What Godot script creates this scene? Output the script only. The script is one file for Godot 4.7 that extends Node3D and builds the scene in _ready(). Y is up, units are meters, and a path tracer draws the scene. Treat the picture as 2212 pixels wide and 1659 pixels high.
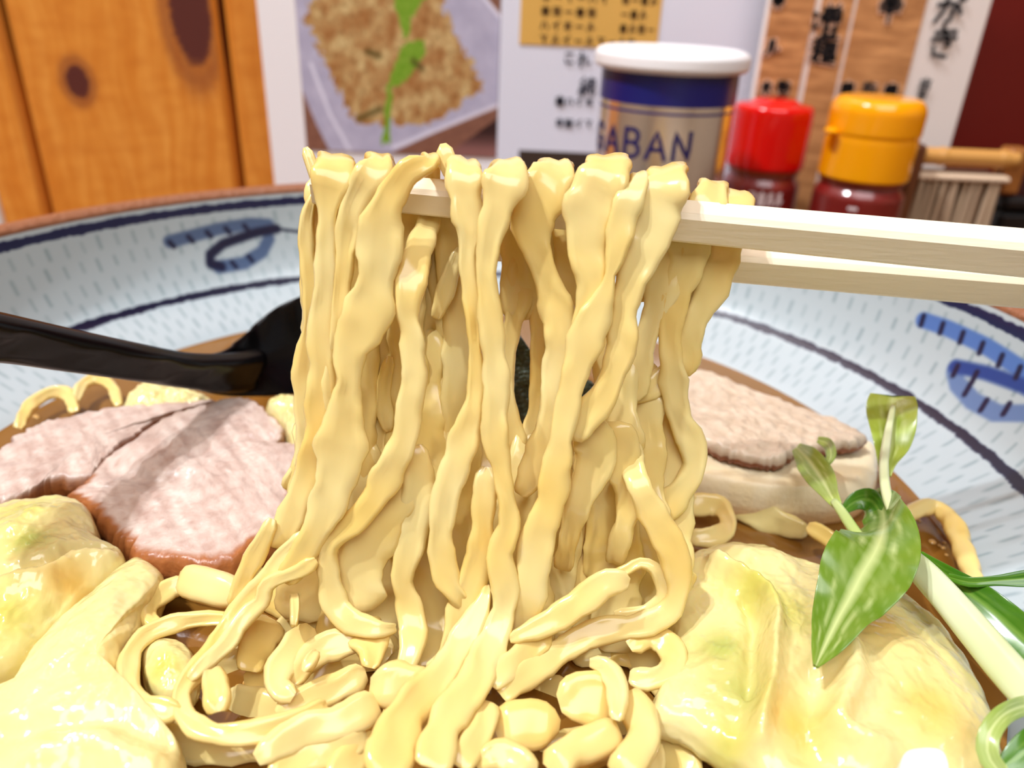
extends Node3D
# A bowl of wonton noodle soup on a counter: noodles lifted on chopsticks in front of menu cards, a spice can and two bottles. Lengths in the tables are millimetres.

const SOUP := 0.042                                   # height of the soup above the counter
const BOWL_AT := Vector3(-0.0138, 0.0, -0.1252)
var taken := {}
var M := {}


class Shell:                                          # collects vertices, then becomes one mesh with smooth normals
	var v := PackedVector3Array()
	var c := PackedColorArray()
	var t := PackedVector2Array()
	var i := PackedInt32Array()

	func add(p: Vector3, col := Color.WHITE, uv := Vector2.ZERO) -> void:
		v.append(p)
		c.append(col)
		t.append(uv)

	func quad(a: int, b: int, d: int, e: int) -> void:
		i.append_array(PackedInt32Array([a, b, d, a, d, e]))

	func grid(first: int, rows: int, cols: int, wrap: bool, flip := false) -> void:
		for r in rows - 1:
			for k in (cols if wrap else cols - 1):
				var a := first + r * cols + k
				var b := first + r * cols + (k + 1) % cols
				if flip:
					quad(a, b, b + cols, a + cols)
				else:
					quad(a, a + cols, b + cols, b)

	func face(points: Array, col := Color.WHITE, uvs := []) -> void:    # a flat facet with its own corners, clockwise seen from outside
		var first := v.size()
		for k in points.size():
			add(points[k], col, uvs[k] if uvs else Vector2.ZERO)
		for k in range(1, points.size() - 1):
			i.append_array(PackedInt32Array([first, first + k, first + k + 1]))

	func mesh() -> ArrayMesh:
		var n := PackedVector3Array()
		n.resize(v.size())
		for k in range(0, i.size(), 3):
			var f := (v[i[k + 2]] - v[i[k]]).cross(v[i[k + 1]] - v[i[k]])
			n[i[k]] += f
			n[i[k + 1]] += f
			n[i[k + 2]] += f
		for k in n.size():
			n[k] = n[k].normalized()
		var a := []
		a.resize(Mesh.ARRAY_MAX)
		a[Mesh.ARRAY_VERTEX] = v
		a[Mesh.ARRAY_NORMAL] = n
		a[Mesh.ARRAY_COLOR] = c
		a[Mesh.ARRAY_TEX_UV] = t
		a[Mesh.ARRAY_INDEX] = i
		var m := ArrayMesh.new()
		m.add_surface_from_arrays(Mesh.PRIMITIVE_TRIANGLES, a)
		return m


# ---------------------------------------------------------------- naming
func numbered(called: String) -> String:
	taken[called] = taken.get(called, -1) + 1
	return called if taken[called] == 0 else "%s_%03d" % [called, taken[called]]

func tag(o: Node3D, label: String, category := "", group := "", kind := "") -> Node3D:
	if label: o.set_meta("label", label)
	if category: o.set_meta("category", category)
	if group: o.set_meta("group", group)
	if kind: o.set_meta("kind", kind)
	return o

func thing(called: String, label: String, category: String, at := Vector3.ZERO, group := "") -> Node3D:
	var o := Node3D.new()
	o.name = numbered(called)
	add_child(o, true)
	o.position = at
	return tag(o, label, category, group)

func put(called: String, mesh: Mesh, mat: Material, parent: Node3D = null) -> MeshInstance3D:
	var o := MeshInstance3D.new()
	o.mesh = mesh
	o.material_override = mat
	if parent:
		o.name = called
		parent.add_child(o, true)
	else:
		o.name = numbered(called)
		add_child(o, true)
	return o

func structure(called: String, mesh: Mesh, mat: Material, label: String) -> MeshInstance3D:
	return tag(put(called, mesh, mat), label, called.split("_")[0], "", "structure") as MeshInstance3D


# ---------------------------------------------------------------- materials
func lin(r: int, g: int, b: int) -> Color:
	return Color8(r, g, b).srgb_to_linear()

func mat(r: int, g: int, b: int, rough := 0.5, extra := {}) -> StandardMaterial3D:
	var m := StandardMaterial3D.new()
	m.albedo_color = Color8(r, g, b)
	m.roughness = rough
	for k in extra:
		m.set(k, extra[k])
	return m

func tinted(rough: float, extra := {}) -> StandardMaterial3D:      # takes its colour from the mesh
	return mat(255, 255, 255, rough, {"vertex_color_use_as_albedo": true}.merged(extra))

func noise_tex(freq: float, seed_: int, octaves := 3, size := 256) -> NoiseTexture2D:
	var n := FastNoiseLite.new()
	n.seed = seed_
	n.frequency = freq
	n.fractal_octaves = octaves
	var t := NoiseTexture2D.new()
	t.noise = n
	t.width = size
	t.height = size
	t.seamless = true
	return t


# ---------------------------------------------------------------- shapes
func lathe(profile: Array, n := 72, a0 := 0.0, a1 := TAU, s := Shell.new(), col := Color.WHITE) -> Shell:   # profile [radius, height] in mm, from the top outside downwards
	var whole := is_equal_approx(a1 - a0, TAU)
	var cols := n + 1
	var first := s.v.size()
	for r in profile.size():
		for k in cols:
			var a := a0 + (a1 - a0) * k / n
			s.add(Vector3(sin(a) * profile[r][0], profile[r][1], -cos(a) * profile[r][0]) * 0.001, col, Vector2(float(k) / n, float(r) / (profile.size() - 1)))
	s.grid(first, profile.size(), cols, false)
	if whole:
		pass
	return s

func rounded(points: Array, by: float, steps := 4) -> Array:       # rounds the corners of a profile
	var out := [points[0]]
	for k in range(1, points.size() - 1):
		var a := Vector2(points[k - 1][0], points[k - 1][1])
		var b := Vector2(points[k][0], points[k][1])
		var c := Vector2(points[k + 1][0], points[k + 1][1])
		var d := minf(by, minf(a.distance_to(b), b.distance_to(c)) * 0.45)
		var p := b + (a - b).normalized() * d
		var q := b + (c - b).normalized() * d
		for j in steps + 1:
			var f := float(j) / steps
			var w := p.lerp(b, f).lerp(b.lerp(q, f), f)
			out.append([w.x, w.y])
	out.append(points[-1])
	return out

func block(s: Shell, x: Transform3D, size: Vector3, bevel := 0.001, col := Color.WHITE) -> Shell:      # a box with chamfered edges
	var h := size * 0.5
	var b := minf(bevel, minf(h.x, minf(h.y, h.z)) * 0.9)
	var axes := [Vector3.RIGHT, Vector3.UP, Vector3.BACK]
	var corner := func(sg: Vector3, main: int) -> Vector3:
		var p := Vector3.ZERO
		for k in 3:
			p[k] = sg[k] * (h[k] if k == main else h[k] - b)
		return x * p
	for m in 3:
		for sg in [-1.0, 1.0]:
			var pts := []
			var uvs := []
			for q in [[-1, -1], [1, -1], [1, 1], [-1, 1]]:
				var w := Vector3.ZERO
				w[m] = sg
				w[(m + 1) % 3] = q[0]
				w[(m + 2) % 3] = q[1]
				pts.append(corner.call(w, m))
				uvs.append(Vector2(w.x * 0.5 + 0.5, 0.5 - w.y * 0.5) if m == 2 else Vector2(w.z * 0.5 + 0.5, 0.5 - w.y * 0.5))
			if sg > 0:
				pts.reverse()
				uvs.reverse()
			s.face(pts, col, uvs)
	for m in 3:
		var n1 := (m + 1) % 3
		var n2 := (m + 2) % 3
		for s1 in [-1.0, 1.0]:
			for s2 in [-1.0, 1.0]:
				var lo := Vector3.ZERO
				lo[m] = -1
				lo[n1] = s1
				lo[n2] = s2
				var hi := lo
				hi[m] = 1
				var pts := [corner.call(lo, n1), corner.call(hi, n1), corner.call(hi, n2), corner.call(lo, n2)]
				if s1 * s2 > 0:
					pts.reverse()
				s.face(pts, col)
	for sx in [-1.0, 1.0]:
		for sy in [-1.0, 1.0]:
			for sz in [-1.0, 1.0]:
				var sg := Vector3(sx, sy, sz)
				var pts := [corner.call(sg, 0), corner.call(sg, 1), corner.call(sg, 2)]
				if sx * sy * sz > 0:
					pts.reverse()
				s.face(pts, col)
	return s

func boxed(at: Vector3, size: Vector3, bevel := 0.001, turn := Basis.IDENTITY) -> ArrayMesh:
	return block(Shell.new(), Transform3D(turn, at), size, bevel).mesh()

func curve4(p: Array, f: float) -> Vector4:            # Catmull-Rom through [x, y, z, w]
	var n := p.size()
	var k := clampi(int(f), 0, n - 2)
	var t := f - k
	var q := []
	for j in range(-1, 3):
		var e = p[clampi(k + j, 0, n - 1)]
		q.append(Vector4(e[0], e[1], e[2], e[3]))
	var a: Vector4 = q[0]
	var b: Vector4 = q[1]
	var c: Vector4 = q[2]
	var d: Vector4 = q[3]
	return 0.5 * (2.0 * b + (c - a) * t + (2.0 * a - 5.0 * b + 4.0 * c - d) * t * t + (3.0 * b - a - 3.0 * c + d) * t * t * t)

func wobble(x: float, a: float) -> float:
	return sin(x * 0.83 + a * 7.1) * 0.5 + sin(x * 0.47 + a * 3.7) * 0.35 + sin(x * 1.55 + a * 11.3) * 0.25

# A strip swept along a path of [x, y, z, half width]: noodles, leaves, stems. look: 0 noodle, 1 leaf, 2 plain
func strip(p: Array, o := {}) -> ArrayMesh:
	var thick: float = o.get("thick", 0.95)
	var groove: float = o.get("groove", 0.25 + 0.35 * absf(sin(float(o.get("seed", 0.0)) * 5.3)))
	var wave: float = o.get("wave", 0.45)
	var twist: float = o.get("twist", 0.16)
	var look: int = o.get("look", 0)
	var turn: float = o.get("turn", 0.0)
	var seed_: float = o.get("seed", 0.0)
	var c0: Color = o.get("c0", lin(246, 213, 122))
	var c1: Color = o.get("c1", lin(250, 232, 162))
	var M_ := 44 if look == 1 else 18
	var fine := 24.0
	# even steps along the path
	var pts: Array[Vector4] = []
	var along := PackedFloat32Array()
	var total := 0.0
	var dense: Array[Vector4] = []
	for k in int((p.size() - 1) * fine) + 1:
		dense.append(curve4(p, k / fine))
	var step: float = o.get("step", 0.9)
	var last := dense[0]
	pts.append(last)
	along.append(0.0)
	var since := 0.0
	for k in range(1, dense.size()):
		var d := Vector3(dense[k].x - dense[k - 1].x, dense[k].y - dense[k - 1].y, dense[k].z - dense[k - 1].z).length()
		total += d
		since += d
		if since >= step or k == dense.size() - 1:
			pts.append(dense[k])
			along.append(total)
			since = 0.0
	var n := pts.size()
	var s := Shell.new()
	var w := Vector3.ZERO
	var eye := Vector3(0, 132, 0)
	for k in n:
		var a := pts[maxi(k - 1, 0)]
		var b := pts[mini(k + 1, n - 1)]
		var at := Vector3(pts[k].x, pts[k].y, pts[k].z)
		var tan_ := Vector3(b.x - a.x, b.y - a.y, b.z - a.z).normalized()
		var want := tan_.cross((eye - at).normalized())           # the flat side turns outwards, to the diner
		var sure := clampf(want.length() * 1.6 - 0.35, 0.0, 1.0)
		want = want.normalized()
		if k == 0:
			w = want
		else:
			w = (w - tan_ * w.dot(tan_)).normalized()
			if want.dot(w) < 0:
				want = -want
			w = w.lerp(want, sure * 0.5).normalized()
			w = (w - tan_ * w.dot(tan_)).normalized()
		var x := along[k]
		var roll := turn + twist * wobble(x * 0.35, seed_ + 0.3)
		var wd := w.rotated(tan_, roll)
		var nd := wd.cross(tan_)
		var hw := pts[k].w * (1.15 if look == 0 else 1.0) * (1.0 + (0.10 * wave / 0.3 * (wobble(x * 0.8, seed_) + 0.45 * wobble(x * 1.9, seed_ + 6.0)) if look == 0 else 0.0))
		var th := thick * (1.0 + (0.12 * wobble(x * 0.6, seed_ + 2.0) if look == 0 else 0.0))
		var end := minf(x, total - x)
		if not o.get("sharp", false):
			var r := minf(hw, 2.2)
			if end < r:
				var q := sqrt(maxf(0.0, 1.0 - (1.0 - end / r) * (1.0 - end / r)))
				hw *= 0.55 + 0.45 * q
				th *= maxf(q, 0.02)
		else:
			hw = maxf(hw, 0.05)
		var e1 := wobble(x, seed_ + 1.0)
		var e2 := wobble(x, seed_ + 5.0)
		var mid := wobble(x * 0.6, seed_ + 9.0) * 0.35
		for j in M_:
			var ph := TAU * j / M_
			var cx := signf(cos(ph)) * pow(absf(cos(ph)), 0.75)
			var cy := signf(sin(ph)) * pow(absf(sin(ph)), 0.75)
			var y := th * cy * (1.0 - groove * exp(-(cx - mid) * (cx - mid) * 9.0))
			var curl := 0.0
			if look == 0:
				curl = wave * cx * cx * (e1 if cx > 0 else e2) * minf(pts[k].w, 3.0) * 0.45
			elif look == 1:
				curl = absf(cx) * hw * o.get("fold", 0.25) + 0.12 * hw * cx * cx * (e1 if cx > 0 else e2)
			var col := c0.lerp(c1, clampf(0.5 + 0.5 * wobble(x * 0.23, seed_ + 4.0) + 0.2 * cx * e1, 0.0, 1.0))
			if look == 1:                                          # veins
				var rib: float = exp(-pow(cx / 0.045, 2.0))
				var side := fmod(x * 0.55 + absf(cx) * -3.0 + 50.0, 1.6)
				rib = maxf(rib, exp(-pow((absf(cx) - 0.45 - 0.05 * e1) / 0.05, 2.0)) * 0.8)
				rib = maxf(rib, 0.14 * exp(-pow((side - 0.8) / 0.16, 2.0)))
				col = col.lerp(o.get("vein", lin(196, 214, 130)), rib * 0.85)
			s.add((at + wd * (cx * hw) + nd * (y + curl)) * 0.001, col)
	s.grid(0, n, M_, true, true)
	for cap in [0, n - 1]:
		var c := Vector3.ZERO
		for j in M_:
			c += s.v[cap * M_ + j]
		s.add(c / M_, s.c[cap * M_])
		var hub := s.v.size() - 1
		for j in M_:
			var g: int = cap * M_ + j
			var h: int = cap * M_ + (j + 1) % M_
			s.i.append_array(PackedInt32Array([hub, g, h] if cap == 0 else [hub, h, g]))
	return s.mesh()

func to_line(q: Vector2, line: Array) -> float:
	var best := 1e9
	for k in line.size() - 1:
		var a := Vector2(line[k][0], line[k][1])
		var ab := Vector2(line[k + 1][0], line[k + 1][1]) - a
		var f := clampf((q - a).dot(ab) / maxf(ab.length_squared(), 1e-9), 0.0, 1.0)
		best = minf(best, (a + ab * f - q).length_squared())
	return sqrt(best)

# A lying slice or skin: outline [x, z] in mm round a centre, domed top with ridges [[line], height, width], rounded edge, underside.
func slab(outline: Array, o := {}) -> ArrayMesh:
	var y0: float = o.get("y", SOUP * 1000.0 + 3.0)
	var dome: float = o.get("dome", 1.0)
	var thick: float = o.get("thick", 3.0)
	var tilt: Vector2 = o.get("tilt", Vector2.ZERO)     # rise in mm per mm along x and z
	var ridges: Array = o.get("ridges", [])
	var rough_: float = o.get("rough", 0.2)
	var look: String = o.get("look", "skin")
	var hs: float = o.get("hs", 1.2)
	var NA: int = o.get("na", 150)
	var NR: int = o.get("nr", 44)
	var nz := FastNoiseLite.new()
	nz.seed = o.get("seed", 1)
	nz.frequency = o.get("freq", 0.25)
	nz.fractal_octaves = 3
	var n := outline.size()
	var c := Vector2.ZERO
	for e in outline:
		c += Vector2(e[0], e[1]) / n
	if o.has("centre"):
		c = Vector2(o.centre[0], o.centre[1])
	var rim: Array[Vector2] = []
	var closed := []
	for k in n + 3:
		var e = outline[(k + n - 1) % n]
		closed.append([e[0], e[1], 0.0, 0.0])
	for k in NA:
		var q := curve4(closed, 1.0 + float(n) * k / NA)
		var rag: float = o.get("ragged", 0.0)
		var arm := Vector2(q.x, q.y) - c
		rim.append(c + arm * (1.0 + rag * nz.get_noise_1d(k * 2.2) / arm.length()))
	var s := Shell.new()
	var edge: float = o.get("edge", 0.14)
	var area := 0.0
	for k in NA:
		area += rim[k].cross(rim[(k + 1) % NA])
	var level := func(q: Vector2, t: float) -> float:
		var h := dome * (1.0 - t * t) + rough_ * nz.get_noise_2d(q.x * hs, q.y * hs) + (q.x - c.x) * tilt.x + (q.y - c.y) * tilt.y
		for r in ridges:
			var d := to_line(q, r[0])
			h += r[1] * exp(-d * d / (r[2] * r[2])) * minf(1.0, (1.0 - t) * 5.0 + 0.25)
		return h
	for r in NR + 1:
		var t := pow(float(r) / NR, 0.8) if r else 0.0
		for k in NA:
			var q := c.lerp(rim[k], t)
			var drop := 0.0
			if t > 1.0 - edge:
				var f := (t - 1.0 + edge) / edge
				drop = thick * 0.55 * (1.0 - sqrt(maxf(0.0, 1.0 - f * f * 0.98)))
			s.add(Vector3(q.x, y0 + level.call(q, t) - drop, q.y) * 0.001, tone(look, q, t, nz, o))
	for r in 4:                                        # the side, tucked in below
		for k in NA:
			var f := (r + 1) / 4.0
			var q := c.lerp(rim[k], 1.0 - 0.05 * f * f)
			q += (rim[k] - c).normalized() * nz.get_noise_2d(k * 9.0, r * 14.0) * rough_ * 0.6
			var h: float = level.call(rim[k], 1.0) - thick * (0.55 * 0.86 + f * 0.52)
			s.add(Vector3(q.x, y0 + h, q.y) * 0.001, tone(look, q, 1.02 + 0.1 * f, nz, o))
	s.grid(0, NR + 5, NA, true, area < 0)
	s.add(Vector3(c.x, y0 - thick, c.y) * 0.001, tone(look, c, 1.1, nz, o))
	var hub := s.v.size() - 1
	for k in NA:
		var a := (NR + 4) * NA + k
		var b := (NR + 4) * NA + (k + 1) % NA
		s.i.append_array(PackedInt32Array([hub, a, b] if area < 0 else [hub, b, a]))
	return s.mesh()

func tone(look: String, q: Vector2, t: float, nz: FastNoiseLite, o: Dictionary) -> Color:
	var f := 0.5 + 0.5 * nz.get_noise_2d(q.x * 0.8 + 300.0, q.y * 0.8)
	var g := 0.5 + 0.5 * nz.get_noise_2d(q.x * 2.4, q.y * 2.4 + 90.0)
	match look:
		"pork":
			var grain := 0.5 + 0.5 * nz.get_noise_2d((q.x * 0.8 + q.y) * 0.12, (q.y * 0.8 - q.x) * 1.1)
			var col := lin(180, 156, 144).lerp(lin(220, 206, 194), clampf(grain * 1.3 + f * 0.8 - 0.55, 0.0, 1.0)).lerp(lin(160, 122, 106), clampf(g * 1.5 - 0.85, 0.0, 0.5))
			return col.lerp(lin(132, 74, 36).lerp(lin(176, 112, 62), g), smoothstep(0.93, 1.0, t + 0.05 * (f - 0.5) + (0.06 if q.y > o.get("near", -1e9) and o.has("near") else 0.0)))
		"roast":
			var col := lin(196, 176, 150).lerp(lin(228, 214, 192), f).lerp(lin(184, 148, 118), clampf(g * 1.4 - 0.8, 0.0, 0.5))
			return col.lerp(lin(134, 72, 40), smoothstep(0.98, 1.03, t))
		"shoot":
			return lin(250, 232, 184).lerp(lin(252, 242, 210), f).lerp(lin(220, 168, 100), smoothstep(0.97, 1.1, t) * 0.8)
		"seaweed":
			return lin(24, 34, 28).lerp(lin(84, 100, 84), g)
	var skin: Color = o.get("c0", lin(228, 210, 136)).lerp(o.get("c1", lin(238, 224, 164)), f)
	for p in o.get("fill", []):                        # filling showing through the skin: [x, z, radius, colour]
		var d: float = Vector2(p[0], p[1]).distance_to(q) / p[2]
		skin = skin.lerp(p[3], 0.8 * exp(-d * d) * (0.75 + 0.5 * g))
	return skin

# brush strokes of flat ink: a chain of quads, laid by place(u, v) -> point
func ink(s: Shell, line: Array, w: float, place: Callable, steps := 1, col := Color.WHITE) -> void:
	var pts := []
	for k in line.size() - 1:
		for j in steps:
			var f := float(j) / steps
			pts.append(Vector2(lerpf(line[k][0], line[k + 1][0], f), lerpf(line[k][1], line[k + 1][1], f)))
	pts.append(Vector2(line[-1][0], line[-1][1]))
	var first := s.v.size()
	for k in pts.size():
		var d: Vector2 = (pts[mini(k + 1, pts.size() - 1)] - pts[maxi(k - 1, 0)]).normalized()
		var out: Vector2 = d * (w * 0.4 if k == pts.size() - 1 else (-w * 0.4 if k == 0 else 0.0))
		var side := Vector2(-d.y, d.x) * w * 0.5
		var at: Vector2 = pts[k] + out
		s.add(place.call(at + side), col)
		s.add(place.call(at - side), col)
	s.grid(first, pts.size(), 2, false)

func write(s: Shell, glyph: Array, at: Vector2, size: Vector2, w: float, place: Callable, steps := 1) -> void:      # strokes in a unit box, v downwards
	for line in glyph:
		var q := []
		for e in line:
			q.append([at.x + e[0] * size.x, at.y - e[1] * size.y])
		ink(s, q, w, place, steps)


# ---------------------------------------------------------------- painting
func dab(img: Image, line: Array, w: float, col: Color, sx := 1.0, sy := 1.0, soft := 0.35) -> void:       # a brush stroke on a picture; line in picture units, scaled by sx, sy to pixels
	var lo := Vector2(1e9, 1e9)
	var hi := -lo
	for e in line:
		lo = lo.min(Vector2(e[0], e[1]))
		hi = hi.max(Vector2(e[0], e[1]))
	var x0 := maxi(0, int((lo.x - w) * sx))
	var x1 := mini(img.get_width() - 1, int((hi.x + w) * sx) + 1)
	var y0 := maxi(0, int((lo.y - w) * sy))
	var y1 := mini(img.get_height() - 1, int((hi.y + w) * sy) + 1)
	for y in range(y0, y1 + 1):
		for x in range(x0, x1 + 1):
			var d := to_line(Vector2(x / sx, y / sy), line)
			var a := clampf((w - d) / (w * soft), 0.0, 1.0) * col.a
			if a > 0.0:
				img.set_pixel(x, y, img.get_pixel(x, y).lerp(Color(col, 1.0), a))


func _ready() -> void:
	# ---- camera, surroundings, light, exposure
	var cam := Camera3D.new()
	cam.name = "camera"
	var lens := CameraAttributesPhysical.new()
	lens.frustum_focal_length = 24.0
	lens.exposure_aperture = 15.0
	lens.frustum_focus_distance = 0.112
	lens.frustum_near = 0.01
	cam.attributes = lens
	cam.fov = 53.13
	cam.near = 0.01
	cam.transform = Transform3D(Basis(Vector3.RIGHT, deg_to_rad(-27.0)) * Basis(Vector3.BACK, deg_to_rad(2.5)), Vector3(0, 0.132, 0))
	add_child(cam)
	cam.current = true
	var env := Environment.new()
	env.background_mode = Environment.BG_COLOR
	env.background_color = Color8(255, 244, 228)
	env.background_energy_multiplier = 0.3
	env.tonemap_mode = Environment.TONE_MAPPER_LINEAR
	env.tonemap_exposure = 1.2
	env.sdfgi_enabled = true
	env.ssao_enabled = true
	env.ssil_enabled = true
	var we := WorldEnvironment.new()
	we.name = "surroundings"
	we.environment = env
	add_child(we)
	downlight(Vector3(-0.80, 1.64, -0.04), 1.55, "unseen round downlight lighting the food from the upper left, nearer the plank wall")
	downlight(Vector3(-0.72, 1.64, 0.12), 1.55, "unseen round downlight lighting the food from the upper left, farther from the plank wall")
	unseen_panel()

	# ---- materials
	M.noodle = tinted(0.18, {"metallic_specular": 0.55, "subsurf_scatter_enabled": true, "subsurf_scatter_strength": 0.1, "backlight_enabled": true, "backlight": Color(0.55, 0.44, 0.1), "heightmap_enabled": true, "heightmap_texture": noise_tex(0.02, 2, 2), "heightmap_scale": 0.02, "uv1_triplanar": true, "uv1_scale": Vector3.ONE * 22.0})
	M.skin = tinted(0.16, {"metallic_specular": 0.6, "subsurf_scatter_enabled": true, "subsurf_scatter_strength": 0.15, "heightmap_enabled": true, "heightmap_texture": noise_tex(0.03, 2), "heightmap_scale": 0.06, "uv1_triplanar": true, "uv1_scale": Vector3.ONE * 24.0})
	M.meat = tinted(0.36, {"heightmap_enabled": true, "heightmap_texture": noise_tex(0.06, 5), "heightmap_scale": 0.012, "uv1_triplanar": true, "uv1_scale": Vector3.ONE * 50.0})
	M.leaf = tinted(0.3, {"backlight_enabled": true, "backlight": Color(0.5, 0.5, 0.5), "clearcoat_enabled": true, "clearcoat": 0.5, "clearcoat_roughness": 0.15})
	M.wood = mat(240, 226, 190, 0.5)
	room()
	bowl()
	background_things()
	chopsticks()
	food()
	noodles()
	greens()
	print("built")


func downlight(at: Vector3, energy: float, label: String) -> void:  # lamp out of view, placed to light bowl and food from the upper left
	var o := thing("unseen_downlight", label, "lamp", at, "unseen downlights in the ceiling")
	put("housing", lathe([[34, 8], [46, 8], [46, -4], [38, -6], [34, -2], [34, 8]], 40).mesh(), mat(235, 235, 230, 0.5), o)
	put("lamp_lens", lathe(rounded([[0, -6], [30, -5], [33, 0], [30, 4], [0, 5]], 3.0), 40).mesh(), mat(255, 244, 225, 0.4, {"emission_enabled": true, "emission": Color8(255, 238, 214), "emission_energy_multiplier": 20.0}), o)
	var l := SpotLight3D.new()
	l.name = "beam"
	l.light_color = Color8(250, 250, 255)
	l.light_energy = energy
	l.light_size = 0.028
	l.spot_range = 6.0
	l.spot_angle = 38.0
	l.spot_attenuation = 2.0
	l.spot_angle_attenuation = 0.6
	l.shadow_enabled = true
	o.add_child(l)
	l.look_at_from_position(at + Vector3(0, -0.012, 0), Vector3(-0.02, 0.05, -0.16))

func unseen_panel() -> void:  # unseen panel behind the camera, placed to light the surfaces that face it
	var at := Vector3(0.15, 1.62, 0.75)
	var o := thing("unseen_ceiling_panel", "unseen wide light panel behind the diner, lighting the noodle fronts and menus", "lamp", at)
	put("frame", boxed(Vector3(0, 0.012, 0), Vector3(1.3, 0.022, 1.3), 0.004), mat(230, 228, 222, 0.6), o)
	put("diffuser", boxed(Vector3(0, -0.002, 0), Vector3(1.24, 0.01, 1.24), 0.002), mat(255, 250, 240, 0.6, {"emission_enabled": true, "emission": Color8(255, 246, 230), "emission_energy_multiplier": 0.4}), o)
	var l := AreaLight3D.new()
	l.name = "unseen_panel_light"
	l.area_size = Vector2(1.24, 1.24)
	l.light_color = Color8(250, 250, 255)
	l.light_energy = 2.1
	l.area_range = 6.0
	l.area_attenuation = 2.0
	l.shadow_enabled = true
	l.position = Vector3(0, -0.02, 0)
	l.rotation.x = -PI / 2
	o.add_child(l)


func room() -> void:
	var plaster := mat(222, 206, 182, 0.9)
	structure("floor", boxed(Vector3(0, -0.80, 0.8), Vector3(3.6, 0.1, 2.9)), mat(96, 70, 48, 0.6), "dark wooden floor of the eating place")
	structure("ceiling", boxed(Vector3(0, 1.70, 0.8), Vector3(3.6, 0.1, 2.9)), plaster, "plain pale ceiling of the eating place")
	structure("wall_left", boxed(Vector3(-1.75, 0.45, 0.8), Vector3(0.1, 2.4, 2.9)), plaster, "plain pale side wall beyond the left end of the counter")
	structure("wall_right", boxed(Vector3(1.75, 0.45, 0.8), Vector3(0.1, 2.4, 2.9)), plaster, "plain pale side wall beyond the right end of the counter")
	structure("wall_front", boxed(Vector3(0, 0.45, 2.2), Vector3(3.6, 2.4, 0.1)), plaster, "plain pale wall behind the diner")
	var back := structure("wall_back", boxed(Vector3(0, 0.45, -0.47), Vector3(3.6, 2.4, 0.08)), mat(92, 40, 14, 0.8), "pine plank wall behind the menu cards, orange brown with dark knots")
	var shades := [plank_mat(3, []), plank_mat(8, []), plank_mat(5, [[28.1, 365.9, 6.6, 8.0], [94.1, 332.8, 11.0, 24.0]])]
	var wide := 0.1046
	for k in range(-13, 3):
		var x0: float = -0.2500 + k * wide
		var m: Material = shades[2] if k == 0 else shades[absi(k) % 2]
		put("plank", boxed(Vector3(x0 + wide * 0.5, 0.45, -0.415), Vector3(wide - 0.0035, 2.4, 0.03), 0.0022), m, back)
	structure("trim_1", boxed(Vector3(1.0, 0.45, -0.425), Vector3(2.0 - 2.0 * 0.1200 + 0.0, 2.4, 0.03), 0.003), mat(112, 14, 6, 0.45), "dark red panel of the back wall beside the menu cards")
	structure("trim_2", boxed(Vector3(0, -0.40, -0.10), Vector3(3.3, 0.72, 0.5), 0.004), mat(86, 52, 30, 0.6), "dark boarded front under the counter")
	var top := thing("counter", "brown wooden counter under the soup bowl", "counter", Vector3(0, 0, 0))
	put("worktop", boxed(Vector3(0, -0.02, -0.06), Vector3(3.38, 0.04, 0.66), 0.004), mat(104, 62, 36, 0.4), top)

func plank_mat(seed_: int, knots: Array) -> StandardMaterial3D:
	var img := Image.create(192, 1024, false, Image.FORMAT_RGB8)
	var nz := FastNoiseLite.new()
	nz.seed = seed_
	nz.frequency = 0.03
	nz.fractal_octaves = 3
	for y in 1024:
		for x in 192:
			var bend := 10.0 * nz.get_noise_2d(x * 0.3, y * 0.25)
			for q in knots:
				var dx: float = x * 0.55 - q[0]
				var dy: float = (y * 0.586 - q[1]) * 0.45
				bend += 9.0 * signf(dx) * exp(-(dx * dx + dy * dy) / 300.0)
			var g := 0.5 + 0.5 * nz.get_noise_2d((x + bend) * 3.2, y * 0.16)
			var f := 0.5 + 0.5 * nz.get_noise_2d(x * 0.8 + 400.0, y * 2.0)
			var col := Color8(216, 128, 34).lerp(Color8(244, 172, 78), g).lerp(Color8(192, 104, 24), 0.5 * f * f)
			for q in knots:
				var dx2: float = (x * 0.55 - q[0]) / q[2]
				var dy2: float = (y * 0.586 - q[1]) / q[3]
				var d := sqrt(dx2 * dx2 + dy2 * dy2) + 0.12 * nz.get_noise_2d(x * 3.0, y * 7.0)
				col = col.lerp(Color8(150, 84, 40), 0.7 * exp(-pow(d - 1.25, 2.0) * 9.0))
				col = col.lerp(Color8(92, 44, 36), clampf((1.05 - d) * 6.0, 0.0, 1.0))
			img.set_pixel(x, y, col)
	return mat(255, 255, 255, 0.45, {"albedo_texture": ImageTexture.create_from_image(img), "uv1_scale": Vector3(1, 4, 1)})


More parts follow.
